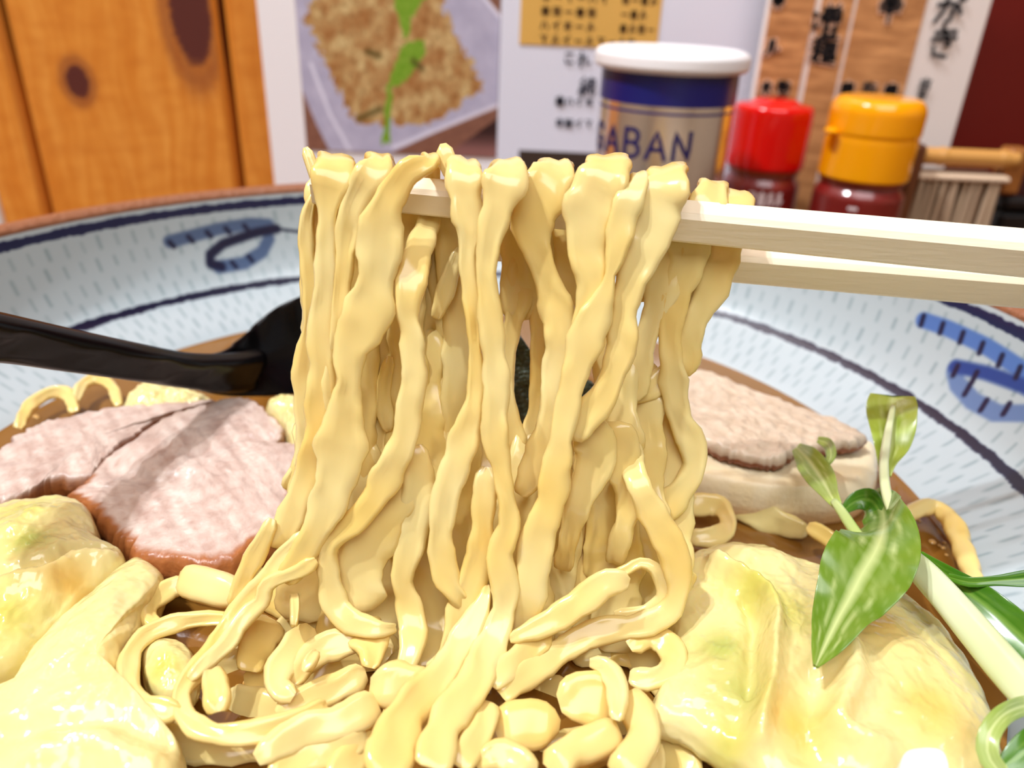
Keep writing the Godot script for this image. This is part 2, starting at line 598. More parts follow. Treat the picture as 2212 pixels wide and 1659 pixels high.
func bowl() -> void:
	var o := thing("ramen_bowl", "wide pale blue ramen bowl with a brown rim and indigo brush patterns", "bowl", BOWL_AT)
	# inside, mapped over 240 degrees and from 30 to 78.3 mm
	var prof := [[0, 10], [40, 14], [70, 23], [90, 34.5], [99, 42], [104, 44.6], [108, 46.8], [111.5, 48.6], [114.5, 50.8], [117, 54], [119, 58], [120.4, 61.5], [121.5, 65], [122.4, 68.5], [123, 72], [123.4, 73.6], [123.9, 75.4]]
	var s := Shell.new()
	var n := 180
	for r in prof:
		for k in n + 1:
			var a := TAU * k / n
			s.add(Vector3(sin(a) * r[0], r[1], -cos(a) * r[0]) * 0.001, Color.WHITE, Vector2((rad_to_deg(a if a < PI * 1.3 else a - TAU) + 120.0) / 240.0, (78.3 - maxf(r[1], 30.0)) / 48.3))
	for r in prof.size() - 1:
		for k in n:
			if k == int(n * 0.65):
				continue
			var a := r * (n + 1) + k
			s.quad(a, a + n + 1, a + n + 2, a + 1)
	var a0 := TAU * int(n * 0.65) / n
	s.grid(s.v.size(), 0, 0, false)
	var first := s.v.size()
	for r in prof:
		for k in 2:
			var a := a0 + TAU * k / n
			s.add(Vector3(sin(a) * r[0], r[1], -cos(a) * r[0]) * 0.001, Color.WHITE, Vector2(0.02, 0.62))
	s.grid(first, prof.size(), 2, false)
	var glaze := mat(255, 255, 255, 0.3, {"albedo_texture": ImageTexture.create_from_image(bowl_pattern()), "clearcoat_enabled": true, "clearcoat": 0.25, "clearcoat_roughness": 0.1})
	put("inside", s.mesh(), glaze, o)
	put("rim", lathe(rounded([[123.6, 74.5], [123.7, 75.4], [125.0, 76.5], [127.4, 76.6], [129.0, 75.2], [128.6, 72.0]], 0.8), 160).mesh(), mat(142, 92, 62, 0.5, {"heightmap_enabled": true, "heightmap_texture": noise_tex(0.05, 11), "heightmap_scale": 0.04, "uv1_triplanar": true, "uv1_scale": Vector3.ONE * 30.0}), o)
	put("outside", lathe(rounded([[128.6, 72.5], [126, 60], [117, 43], [100, 26], [72, 9], [62, 7]], 4.0), 120).mesh(), mat(188, 200, 208, 0.35), o)
	put("foot_ring", lathe(rounded([[63, 8], [60, 0.4], [57, 0.2], [55, 6], [20, 7], [0, 7]], 1.0), 90).mesh(), mat(176, 150, 124, 0.7), o)

func bowl_pattern() -> Image:
	var img := Image.create(2048, 384, false, Image.FORMAT_RGB8)
	img.fill(Color8(176, 191, 196))
	var nz := FastNoiseLite.new()
	nz.seed = 4
	nz.frequency = 0.02
	var sx := 2048.0 / 240.0 / 2.146                 # pixels per mm round the bowl
	var sy := 384.0 / 48.3
	var rng := RandomNumberGenerator.new()
	rng.seed = 21
	for row in 7:                                    # chatter marks of the turning tool
		var h: float = [68.0, 62.8, 57.4, 53.2, 48.2, 46.0, 44.0][row]
		var k := 0
		while k < 112:
			var x := (k + 0.5 * (row % 2)) * 4.6 + rng.randf() * 0.7
			var y := 78.3 - h + rng.randf_range(-0.4, 0.4)
			var L: float = rng.randf_range(1.0, 1.5) * [1.0, 1.0, 1.0, 0.8, 0.45, 0.35, 0.35][row]
			dab(img, [[x, y - L], [x + 0.2, y + L]], rng.randf_range(0.55, 0.8), Color(0.44, 0.53, 0.56, rng.randf_range(0.3, 0.65)), sx, sy, 0.95)
			k += 1
	for x in 2048:                                   # the two indigo lines
		var w1 := 1.35 + 0.35 * nz.get_noise_1d(x * 1.2) + 0.25 * nz.get_noise_1d(x * 6.0)
		var w2 := 0.85 + 0.3 * nz.get_noise_1d(x * 1.5 + 500.0) + 0.2 * nz.get_noise_1d(x * 7.0 + 900.0)
		for q in [[72.3, w1, Color8(14, 26, 68)], [50.4, w2, Color8(10, 16, 46)]]:
			for y in range(int((78.3 - q[0] - 2.6) * sy), int((78.3 - q[0] + 2.6) * sy)):
				var d := absf(y / sy - (78.3 - q[0]) - 0.2 * nz.get_noise_1d(x * 3.0 + q[0]))
				var f := clampf((q[1] - d) / 0.3, 0.0, 1.0)
				if f > 0.0 and y >= 0:
					img.set_pixel(x, y, img.get_pixel(x, y).lerp(q[2], f))
	var at := func(line: Array) -> Array:            # [degrees, height] to picture mm
		return line.map(func(e): return [(e[0] + 120.0) * 2.146, 78.3 - e[1]])
	var pale := Color8(96, 124, 168)
	var mid := Color8(78, 116, 182)
	var dark := Color8(16, 24, 56)
	# the curled brush leaf on the left, its blues darkened for the shade there
	dab(img, at.call([[-44.8, 65.0], [-42, 65.5], [-38, 66.4], [-33.5, 66.8], [-31, 66.0]]), 2.2, Color8(76, 98, 132), sx, sy, 0.4)
	dab(img, at.call([[-39.3, 56.2], [-35.5, 56.2], [-32.6, 58.6], [-31.3, 62.0]]), 2.2, Color8(76, 98, 132), sx, sy, 0.4)
	dab(img, at.call([[-30.0, 64.6], [-33, 64.1], [-37.8, 62.2], [-39.9, 59.8], [-40.2, 57.4], [-38.8, 56.2]]), 1.8, dark, sx, sy, 0.5)
	dab(img, at.call([[-30.0, 64.6], [-27, 63.2], [-22, 62.6]]), 0.6, dark, sx, sy, 0.6)
	for e in [[-44.6, 64.2], [-42.0, 64.8], [-39.4, 65.3], [-36.8, 65.7], [-34.2, 65.8], [-37.0, 56.2], [-34.5, 57.2]]:
		dab(img, at.call([[e[0] - 0.2, e[1] + 0.7], [e[0] + 0.2, e[1] - 0.7]]), 0.95, dark, sx, sy, 0.6)
	# and its twin on the other
	dab(img, at.call([[66.6, 65.8], [69.5, 66.4], [75.0, 66.7], [80.3, 66.1], [84, 65.0]]), 2.2, mid, sx, sy, 0.35)
	dab(img, at.call([[73.2, 59.2], [74.6, 57.2], [77.4, 56.0], [80.6, 56.6], [83.5, 59.9]]), 2.2, pale, sx, sy, 0.35)
	dab(img, at.call([[73.0, 60.0], [76.7, 62.0], [81.2, 63.6], [85, 64.2]]), 2.0, Color8(34, 66, 136), sx, sy, 0.5)
	for e in [[66.6, 65.8], [69.2, 66.0], [71.9, 66.1], [74.6, 66.0], [77.3, 65.7], [79.8, 65.4], [73.4, 59.4], [75.8, 60.2], [76.0, 57.4], [78.8, 56.6], [81.2, 58.4]]:
		dab(img, at.call([[e[0] - 0.1, e[1] + 0.95], [e[0] + 0.1, e[1] - 1.15]]), 0.95, dark, sx, sy, 0.7)
	return img


const GLYPHS := {
	"G": [[[0.92, 0.2], [0.7, 0.03], [0.4, 0.0], [0.12, 0.2], [0.05, 0.5], [0.12, 0.8], [0.4, 1.0], [0.75, 0.95], [0.93, 0.78], [0.93, 0.55], [0.6, 0.55]]],
	"A": [[[0.0, 1.0], [0.5, 0.0], [1.0, 1.0]], [[0.2, 0.66], [0.8, 0.66]]],
	"B": [[[0.1, 0.0], [0.1, 1.0], [0.65, 1.0], [0.92, 0.84], [0.9, 0.62], [0.65, 0.48], [0.1, 0.48]], [[0.65, 0.48], [0.85, 0.34], [0.83, 0.12], [0.6, 0.0], [0.1, 0.0]]],
	"N": [[[0.08, 1.0], [0.08, 0.0], [0.92, 1.0], [0.92, 0.0]]],
	"men": [[[0.25, 0.0], [0.25, 0.9]], [[0.02, 0.12], [0.46, 0.1]], [[0.06, 0.3], [0.44, 0.28]], [[0.02, 0.48], [0.48, 0.46]], [[0.25, 0.5], [0.04, 0.8]], [[0.25, 0.62], [0.46, 0.64]], [[0.12, 0.78], [0.4, 0.9], [1.0, 0.98]], [[0.52, 0.1], [1.0, 0.06]], [[0.56, 0.25], [0.58, 0.8]], [[0.56, 0.26], [0.96, 0.24], [0.95, 0.8]], [[0.7, 0.26], [0.7, 0.78]], [[0.84, 0.26], [0.84, 0.78]], [[0.7, 0.44], [0.84, 0.44]], [[0.7, 0.6], [0.84, 0.6]], [[0.57, 0.79], [0.96, 0.78]]],
	"so": [[[0.05, 0.35], [0.08, 0.75]], [[0.05, 0.36], [0.27, 0.34], [0.26, 0.72], [0.08, 0.74]], [[0.5, 0.0], [0.56, 0.14]], [[0.86, 0.0], [0.76, 0.14]], [[0.4, 0.18], [0.42, 0.48]], [[0.4, 0.19], [0.95, 0.17], [0.93, 0.48]], [[0.67, 0.18], [0.67, 0.48]], [[0.42, 0.33], [0.93, 0.32]], [[0.42, 0.48], [0.93, 0.47]], [[0.5, 0.56], [0.5, 1.0]], [[0.5, 0.57], [0.86, 0.56], [0.86, 1.0]], [[0.5, 0.78], [0.86, 0.77]], [[0.5, 0.98], [0.86, 0.97]]],
	"kara": [[[0.5, 0.0], [0.5, 0.12]], [[0.2, 0.15], [0.8, 0.13]], [[0.35, 0.2], [0.4, 0.34]], [[0.66, 0.18], [0.58, 0.34]], [[0.08, 0.38], [0.94, 0.35]], [[0.14, 0.6], [0.88, 0.57]], [[0.5, 0.36], [0.52, 1.0]]],
	"ga": [[[0.06, 0.34], [0.6, 0.26], [0.68, 0.36], [0.6, 0.85], [0.46, 0.9]], [[0.36, 0.05], [0.3, 0.5], [0.08, 0.9]], [[0.76, 0.3], [0.94, 0.58]], [[0.8, 0.04], [0.86, 0.16]], [[0.94, 0.0], [1.0, 0.12]]],
	"ki": [[[0.16, 0.2], [0.86, 0.12]], [[0.1, 0.42], [0.9, 0.32]], [[0.38, 0.0], [0.76, 0.62], [0.6, 0.6]], [[0.2, 0.66], [0.24, 0.9], [0.7, 0.96]]],
	"ko": [[[0.2, 0.15], [0.8, 0.15]], [[0.2, 0.6], [0.3, 0.88], [0.85, 0.86]]],
	"re": [[[0.25, 0.0], [0.25, 1.0]], [[0.05, 0.3], [0.42, 0.25], [0.05, 0.75]], [[0.28, 0.5], [0.6, 0.22], [0.66, 0.85], [0.95, 0.7]]],
	"jun": [[[0.3, 0.0], [0.08, 0.25], [0.34, 0.28], [0.05, 0.5], [0.44, 0.48]], [[0.25, 0.5], [0.25, 1.0]], [[0.1, 0.65], [0.04, 0.9]], [[0.4, 0.65], [0.46, 0.85]], [[0.52, 0.15], [0.98, 0.1]], [[0.54, 0.3], [0.54, 0.58], [0.95, 0.55], [0.95, 0.28]], [[0.74, 0.0], [0.74, 0.92], [0.98, 0.9], [0.98, 0.75]]],
	"kana1": [[[0.1, 0.1], [0.9, 0.1], [0.55, 0.6]], [[0.4, 0.4], [0.6, 0.95]]],
	"kana2": [[[0.3, 0.15], [0.1, 0.9]], [[0.6, 0.15], [0.9, 0.9]]],
	"kana3": [[[0.85, 0.05], [0.1, 0.5]], [[0.55, 0.3], [0.55, 1.0]]],
	"bar": [[[0.1, 0.5], [0.9, 0.5]]],
	"kana4": [[[0.1, 0.25], [0.9, 0.25]], [[0.5, 0.0], [0.5, 1.0]], [[0.3, 0.45], [0.15, 0.8]], [[0.7, 0.45], [0.85, 0.8]]],
	"kana5": [[[0.3, 0.1], [0.3, 0.5], [0.1, 0.95]], [[0.6, 0.05], [0.6, 0.92], [0.95, 0.6]]],
	"box": [[[0.1, 0.1], [0.9, 0.1], [0.9, 0.9], [0.1, 0.9], [0.1, 0.1]], [[0.5, 0.1], [0.5, 0.9]], [[0.1, 0.5], [0.9, 0.5]]],
	"dense": [[[0.5, 0.0], [0.5, 1.0]], [[0.05, 0.2], [0.95, 0.2]], [[0.15, 0.45], [0.85, 0.45]], [[0.05, 0.7], [0.95, 0.7]], [[0.2, 0.2], [0.2, 0.95]], [[0.8, 0.2], [0.8, 0.95]]],
}

func background_things() -> void:
	var inkm := mat(24, 22, 28, 0.6)
	# the menu book: two white pages standing open
	var Z := -0.370
	var book := thing("menu_book", "white laminated menu book standing open with a printed dumpling photograph", "menu", Vector3(-0.0589, 0.0410, -0.3700))
	var o0 := book.position
	o0.y = 0.0
	book.position = o0
	var xl: float = -0.1184 - o0.x
	var xf: float = -0.0116 - o0.x
	var xr: float = 0.1051 - o0.x
	put("left_page", boxed(Vector3((xl + xf) / 2, 0.15, -0.002), Vector3(xf - xl, 0.3, 0.003), 0.0006), mat(253, 252, 254, 0.35), book)
	var pr := put("right_page", boxed(Vector3((xf + xr) / 2, 0.15, 0.0), Vector3(xr - xf, 0.3, 0.003), 0.0006), mat(236, 240, 254, 0.25), book)
	var px0: float = -0.1013 - o0.x
	var px1: float = -0.0120 - o0.x
	var py0: float = 0.0624
	var photo := Shell.new()
	block(photo, Transform3D(Basis.IDENTITY, Vector3((px0 + px1) / 2, py0 + 0.05, -0.0002)), Vector3(px1 - px0, 0.1, 0.0006), 0.0001)
	put("photo_print", photo.mesh(), mat(255, 255, 255, 0.3, {"albedo_texture": ImageTexture.create_from_image(dish_print())}), book)
	# the yellow slip and the writing on the second page
	var slip0 := Vector3(-0.0033, 0.1118, -0.3680) - o0
	var slip1 := Vector3(0.0571, 0.1138, -0.3680) - o0
	var slip := put("yellow_slip", boxed(Vector3((slip0.x + slip1.x) / 2, slip0.y + 0.03, 0.0017), Vector3(slip1.x - slip0.x, 0.06, 0.0004), 0.0001), mat(232, 184, 92, 0.5), book)
	var on_page := func(q: Vector2) -> Vector3: return Vector3(q.x, q.y, 0.0021)
	var w := Shell.new()
	var mm := 0.001
	var rows := [["kana4", "bar", "kana1", "bar", "kana2", "kana3"], ["dense", "box", "bar", "dense", "box"], ["kana2", "kana3", "kana4", "bar", "kana5"], ["kana1", "kana5", "kana3", "bar", "kana5", "kana1", "bar"]]
	for r in 4:
		var y: float = slip0.y + (21.0 - r * 5.6) * mm
		for k in rows[r].size():
			write(w, GLYPHS[rows[r][k]], Vector2(slip0.x + (9.0 + k * 5.0) * mm, y), Vector2(3.4, 3.4) * mm, 0.75 * mm, on_page)
		for k in 4 - r % 2:
			write(w, GLYPHS[["box", "bar", "dense", "kana5"][(k + r) % 4]], Vector2(slip1.x - (17.0 - k * 4.0) * mm, y), Vector2(2.8, 3.4) * mm, 0.7 * mm, on_page)
	put("writing", w.mesh(), mat(92, 58, 18, 0.7), slip)
	var w2 := Shell.new()
	for e in [["ko", Vector3(0.0164, 0.1096, -0.3680), 5.0, 0.9], ["re", Vector3(0.0229, 0.1098, -0.3680), 6.0, 0.9], ["jun", Vector3(0.0242, 0.0992, -0.3680), 7.2, 1.1], ["dense", Vector3(0.0142, 0.0910, -0.3680), 3.8, 0.9], ["kana2", Vector3(0.0190, 0.0908, -0.3680), 3.2, 0.7], ["kana3", Vector3(0.0232, 0.0908, -0.3680), 3.2, 0.7], ["kana4", Vector3(0.0278, 0.0908, -0.3680), 3.2, 0.7], ["kana4", Vector3(0.0148, 0.0815, -0.3680), 3.4, 0.8], ["box", Vector3(0.0190, 0.0814, -0.3680), 3.6, 0.9], ["kana3", Vector3(0.0237, 0.0814, -0.3680), 3.2, 0.7], ["kana1", Vector3(0.0283, 0.0814, -0.3680), 3.2, 0.7]]:
		var p: Vector3 = e[1] - o0
		write(w2, GLYPHS[e[0]], Vector2(p.x, p.y), Vector2.ONE * e[2] * mm, e[3] * mm, on_page)
	put("writing", w2.mesh(), mat(44, 46, 66, 0.6), pr)
	var b0 := Vector3(-0.0015, 0.0668, -0.3680) - o0
	put("dark_print", boxed(Vector3(b0.x + 0.03, b0.y - 0.02, 0.0017), Vector3(0.06, 0.04, 0.0004), 0.0001), mat(64, 50, 40, 0.5), pr)

	# the wood printed menu card with brush writing
	var Zc := -0.352
	var card := thing("menu_card", "wood patterned menu card with brush writing between pale lines, standing by the red panel", "menu", Vector3(0, 0, Zc))
	var cx0: float = 0.0977
	var cx1: float = 0.1884
	var cs: float = 0.1620
	put("board", boxed(Vector3((cx0 + cx1) / 2, 0.14, -0.002), Vector3(cx1 - cx0, 0.28, 0.003), 0.0006), mat(244, 236, 230, 0.5), card)
	var ply := mat(232, 172, 112, 0.6, {"detail_enabled": true, "detail_blend_mode": BaseMaterial3D.BLEND_MODE_MUL, "detail_albedo": grain_tex(), "uv1_triplanar": true, "uv1_scale": Vector3(8, 40, 8)})
	var edges := [cx0, 0.1182, 0.1337, cs]
	for k in 3:
		put("wood_strip", boxed(Vector3((edges[k] + edges[k + 1]) / 2, 0.14, -0.0002), Vector3(edges[k + 1] - edges[k] - (0.0026 if k < 2 else 0.0004), 0.279, 0.0006), 0.0001), ply, card)
	var on_card := func(q: Vector2) -> Vector3: return Vector3(q.x, q.y, 0.0008)
	var halo := Shell.new()
	var brush := Shell.new()
	for e in [["so", Vector3(0.1170, 0.1327, -0.3520), 11.5, 0.95], ["men", Vector3(0.1187, 0.1207, -0.3520), 10.5, 0.9], ["kara", Vector3(0.1423, 0.1374, -0.3520), 10.0, 1.3], ["kana5", Vector3(0.0995, 0.1185, -0.3520), 5.5, 1.3], ["kara", Vector3(0.0995, 0.1350, -0.3520), 4.0, 1.4], ["kana4", Vector3(0.1003, 0.1025, -0.3520), 5.0, 0.7], ["box", Vector3(0.1078, 0.1028, -0.3520), 5.0, 0.7], ["dense", Vector3(0.1344, 0.1037, -0.3520), 5.6, 0.55], ["box", Vector3(0.1440, 0.1037, -0.3520), 5.6, 0.6], ["dense", Vector3(0.1529, 0.1037, -0.3520), 5.8, 0.55]]:
		var p: Vector3 = e[1]
		write(halo, GLYPHS[e[0]], Vector2(p.x, p.y), Vector2.ONE * e[2] * mm, e[3] * mm + 0.0016, func(q): return on_card.call(q) - Vector3(0, 0, 0.0002))
		write(brush, GLYPHS[e[0]], Vector2(p.x, p.y), Vector2.ONE * e[2] * mm, e[3] * mm, on_card)
	for e in [["ga", Vector3(0.1658, 0.1379, -0.3520), 11.0, 1.7], ["ki", Vector3(0.1666, 0.1261, -0.3520), 11.5, 1.7], ["dense", Vector3(0.1671, 0.1065, -0.3520), 5.0, 0.7], ["box", Vector3(0.1677, 0.1014, -0.3520), 3.4, 0.8], ["dense", Vector3(0.1679, 0.0973, -0.3520), 3.4, 0.8]]:
		var p: Vector3 = e[1]
		write(brush, GLYPHS[e[0]], Vector2(p.x, p.y), Vector2.ONE * e[2] * mm, e[3] * mm, on_card)
	put("pale_outline", halo.mesh(), mat(232, 190, 160, 0.6), card)
	put("brush_writing", brush.mesh(), inkm, card)

	# the spice can
	var can := thing("spice_can", "silver spice can with a white plastic lid and an indigo band", "can", Vector3(0.0500, 0.1148, -0.2870) * Vector3(1, 0, 1))
	var top: float = 0.1182 * 1000.0 - 0.7
	put("lid", lathe(rounded([[0, top], [22.5, top], [25.2, top - 0.8], [26.4, top - 2.2], [26.4, top - 5.6], [25.6, top - 6.6], [23.8, top - 7.2], [0, top - 7.2]], 0.8), 80).mesh(), mat(250, 252, 254, 0.35), can)
	var steel := mat(232, 228, 222, 0.2, {"metallic": 0.95, "metallic_specular": 0.6})
	put("body", lathe([[0, top - 7.0], [23.4, top - 7.0], [23.4, 1.5], [22.6, 0.4], [0, 0.4]], 80).mesh(), steel, can)
	put("indigo_band", lathe([[23.55, top - 7.3], [23.55, top - 16.8]], 80).mesh(), mat(22, 26, 110, 0.3), can)
	put("thin_line", lathe([[23.5, top - 18.6], [23.5, top - 19.4]], 80).mesh(), mat(30, 28, 110, 0.3), can)
	var word := Shell.new()
	var wrap := func(q: Vector2) -> Vector3: return Vector3(sin(q.x / 23.6) * 23.65, q.y, cos(q.x / 23.6) * 23.65) * mm
	var letters := ["G", "A", "B", "A", "N"]
	for k in 5:
		write(word, GLYPHS[letters[k]], Vector2(-34.6 + k * 8.6, top - 24.6), Vector2(6.2, 8.8), 1.4, wrap, 3)
	put("lettering", word.mesh(), mat(26, 24, 92, 0.4), can)

	bottle("red_cap_bottle", "small spice bottle with a red cap beside the silver can", Vector3(0.0999, 0.0849, -0.3250) * Vector3(1, 0, 1), 15.4, 0.0986 * 1000.0, 26.3, Color8(214, 14, 8), false)
	bottle("yellow_cap_bottle", "small spice bottle with an orange yellow flip cap before the menu card", Vector3(0.1323, 0.0877, -0.3050) * Vector3(1, 0, 1), 16.9, 0.1028 * 1000.0, 28.8, Color8(255, 168, 8), true)
	basket()

	# a white card edge at the far side of the planks
	var wc := thing("white_card", "white card standing against the plank wall beyond the bowl rim", "card", Vector3(-0.2511, 0.0305, -0.3600) * Vector3(1, 0, 1))
	put("card_face", boxed(Vector3(-0.012, 0.0401 / 2, 0), Vector3(0.031, 0.0401, 0.004), 0.001), mat(246, 244, 240, 0.6), wc)


func grain_tex() -> NoiseTexture2D:
	var t := noise_tex(0.02, 9, 4)
	var g := Gradient.new()
	g.colors = PackedColorArray([Color(0.72, 0.66, 0.6), Color(1, 1, 1)])
	t.color_ramp = g
	return t

func dish_print() -> Image:
	var W := 320
	var H := 300
	var img := Image.create(W, H, false, Image.FORMAT_RGB8)
	var nz := FastNoiseLite.new()
	nz.seed = 6
	nz.frequency = 0.03
	nz.fractal_octaves = 4
	var P := func(list: Array) -> PackedVector2Array:
		var out := PackedVector2Array()
		for e in list:
			out.append(Vector2((e[0] - 245.0) / 1395.0 * W, H * (1.0 - (1045.0 - e[1]) / 1290.0)))
		return out
	var plate: PackedVector2Array = P.call([[150, -250], [1340, -40], [1660, 300], [1660, 720], [820, 1060], [420, 1060], [330, 900], [180, 560]])
	var edge1: PackedVector2Array = P.call([[1320, 1010], [1660, 800], [1660, 1060], [1100, 1060]])
	var dish: PackedVector2Array = P.call([[440, 60], [600, -120], [1000, -160], [1280, 60], [1240, 240], [1400, 440], [1530, 640], [1400, 740], [1060, 890], [900, 860], [760, 890], [600, 860], [420, 560], [290, 300], [400, 200]])
	var green1: PackedVector2Array = P.call([[1010, 40], [1130, 0], [1240, 60], [1210, 130], [1110, 200], [1040, 300], [1000, 420], [950, 310], [910, 180]])
	var green2: PackedVector2Array = P.call([[1000, 420], [1120, 400], [1130, 460], [1050, 560], [960, 640], [880, 680], [880, 780], [850, 990], [800, 990], [830, 780], [870, 600], [940, 480]])
	for y in H:
		for x in W:
			var q := Vector2(x, y)
			var f := 0.5 + 0.5 * nz.get_noise_2d(x, y)
			var g := 0.5 + 0.5 * nz.get_noise_2d(x * 3.0 + 200.0, y * 3.0)
			var col := Color8(160, 112, 90).lerp(Color8(120, 80, 66), g)
			if Geometry2D.is_point_in_polygon(q, edge1):
				col = Color8(58, 36, 34).lerp(Color8(150, 104, 98), clampf((y - 265.0) / 25.0, 0, 1))
			if Geometry2D.is_point_in_polygon(q, plate):
				col = Color8(206, 204, 226).lerp(Color8(176, 174, 200), f)
			if Geometry2D.is_point_in_polygon(q + Vector2(g - 0.5, f - 0.5) * 26.0, dish):
				col = Color8(172, 118, 66).lerp(Color8(228, 206, 146), clampf(f * 1.6 - 0.35, 0, 1)).lerp(Color8(120, 76, 34), clampf(g * 1.8 - 0.95, 0, 1))
			if Geometry2D.is_point_in_polygon(q + Vector2(f - 0.5, g - 0.5) * 14.0, green1) or Geometry2D.is_point_in_polygon(q + Vector2(f - 0.5, g - 0.5) * 10.0, green2):
				col = Color8(104, 156, 26).lerp(Color8(150, 186, 70), g)
			img.set_pixel(x, y, col)
	for line in [[[320, 560], [430, 830], [560, 1040]], [[880, 1010], [1300, 860], [1640, 740]], [[1330, 0], [1480, 140], [1660, 290]]]:
		var q: PackedVector2Array = P.call(line)
		dab(img, [[q[0].x, q[0].y], [q[1].x, q[1].y], [q[2].x, q[2].y]], 3.5, Color(0.93, 0.93, 1.0, 0.9))
	var dk: PackedVector2Array = P.call([[720, 480], [800, 500], [1040, 520], [1100, 560], [640, 850], [800, 790]])
	for k in 3:
		dab(img, [[dk[k * 2].x, dk[k * 2].y], [dk[k * 2 + 1].x, dk[k * 2 + 1].y]], 7.0, Color(0.3, 0.26, 0.1, 0.75), 1, 1, 0.9)
	return img

func bottle(called: String, label: String, at: Vector3, r: float, top: float, cap_h: float, col: Color, flip: bool) -> void:
	var o := thing(called, label, "bottle", at, "spice bottles beside the can")
	var plastic := mat(int(col.r8), int(col.g8), int(col.b8), 0.14, {"subsurf_scatter_enabled": true, "subsurf_scatter_strength": 0.1})
	var capm: Array
	if flip:
		var cut := top - 13.2
		capm = rounded([[0, top], [r * 0.86, top], [r, top - 3.5], [r * 1.0, cut + 1.0], [r * 0.975, cut], [r * 0.985, cut - 2.0], [r * 0.985, top - cap_h], [r * 0.9, top - cap_h - 0.6], [0, top - cap_h - 0.6]], 2.6)
	else:
		capm = rounded([[0, top], [r * 0.5, top], [r * 0.62, top - 1.6], [r * 0.94, top - 2.2], [r, top - 4.0], [r, top - cap_h + 1.0], [r * 0.97, top - cap_h], [0, top - cap_h]], 1.6)
	var cap := put("cap", lathe(capm, 64).mesh(), plastic, o)
	if flip:
		put("cap_tab", boxed(Vector3(-r - 1.2, top - 12.0, 6.0) * 0.001, Vector3(4.0, 2.4, 6.0) * 0.001, 0.001), plastic, cap)
	var neck := top - cap_h
	put("glass_body", lathe(rounded([[0, neck], [r * 0.86, neck], [r * 0.86, neck - 3.0], [r * 1.0, neck - 6.0], [r * 1.0, 2.0], [r * 0.9, 0.4], [0, 0.4]], 1.5), 64).mesh(), mat(118, 16, 8, 0.12, {"clearcoat_enabled": true, "clearcoat": 0.8}), o)
	put("neck_ring", lathe(rounded([[r * 0.8, neck + 0.2], [r * 0.93, neck - 0.2], [r * 0.93, neck - 1.8], [r * 0.8, neck - 2.2]], 0.5), 64).mesh(), mat(150, 60, 30, 0.2), o)
	var s := Shell.new()
	var wrap := func(q: Vector2) -> Vector3: return Vector3(sin(q.x / r) * (r + 0.1), q.y, cos(q.x / r) * (r + 0.1)) * 0.001
	if flip:
		write(s, GLYPHS["bar"], Vector2(-9.0, neck - 8.0), Vector2(3, 3), 1.2, wrap, 2)
		write(s, GLYPHS["bar"], Vector2(-1.0, neck - 13.0), Vector2(4, 3), 1.4, wrap, 2)
	else:
		var k := 0
		for g in ["kana1", "dense", "kana5", "kana5"]:
			write(s, GLYPHS[g], Vector2(-8.4 + k * 3.6, neck - 7.6), Vector2(2.9, 5.4), 0.9, wrap, 2)
			k += 1
		write(s, GLYPHS["kana1"], Vector2(-2.0, neck - 15.0), Vector2(4.2, 3.6), 0.9, wrap, 2)
		write(s, GLYPHS["ko"], Vector2(3.0, neck - 15.5), Vector2(4.4, 3.2), 0.9, wrap, 2)
	put("white_print", s.mesh(), mat(232, 214, 214, 0.5), o)

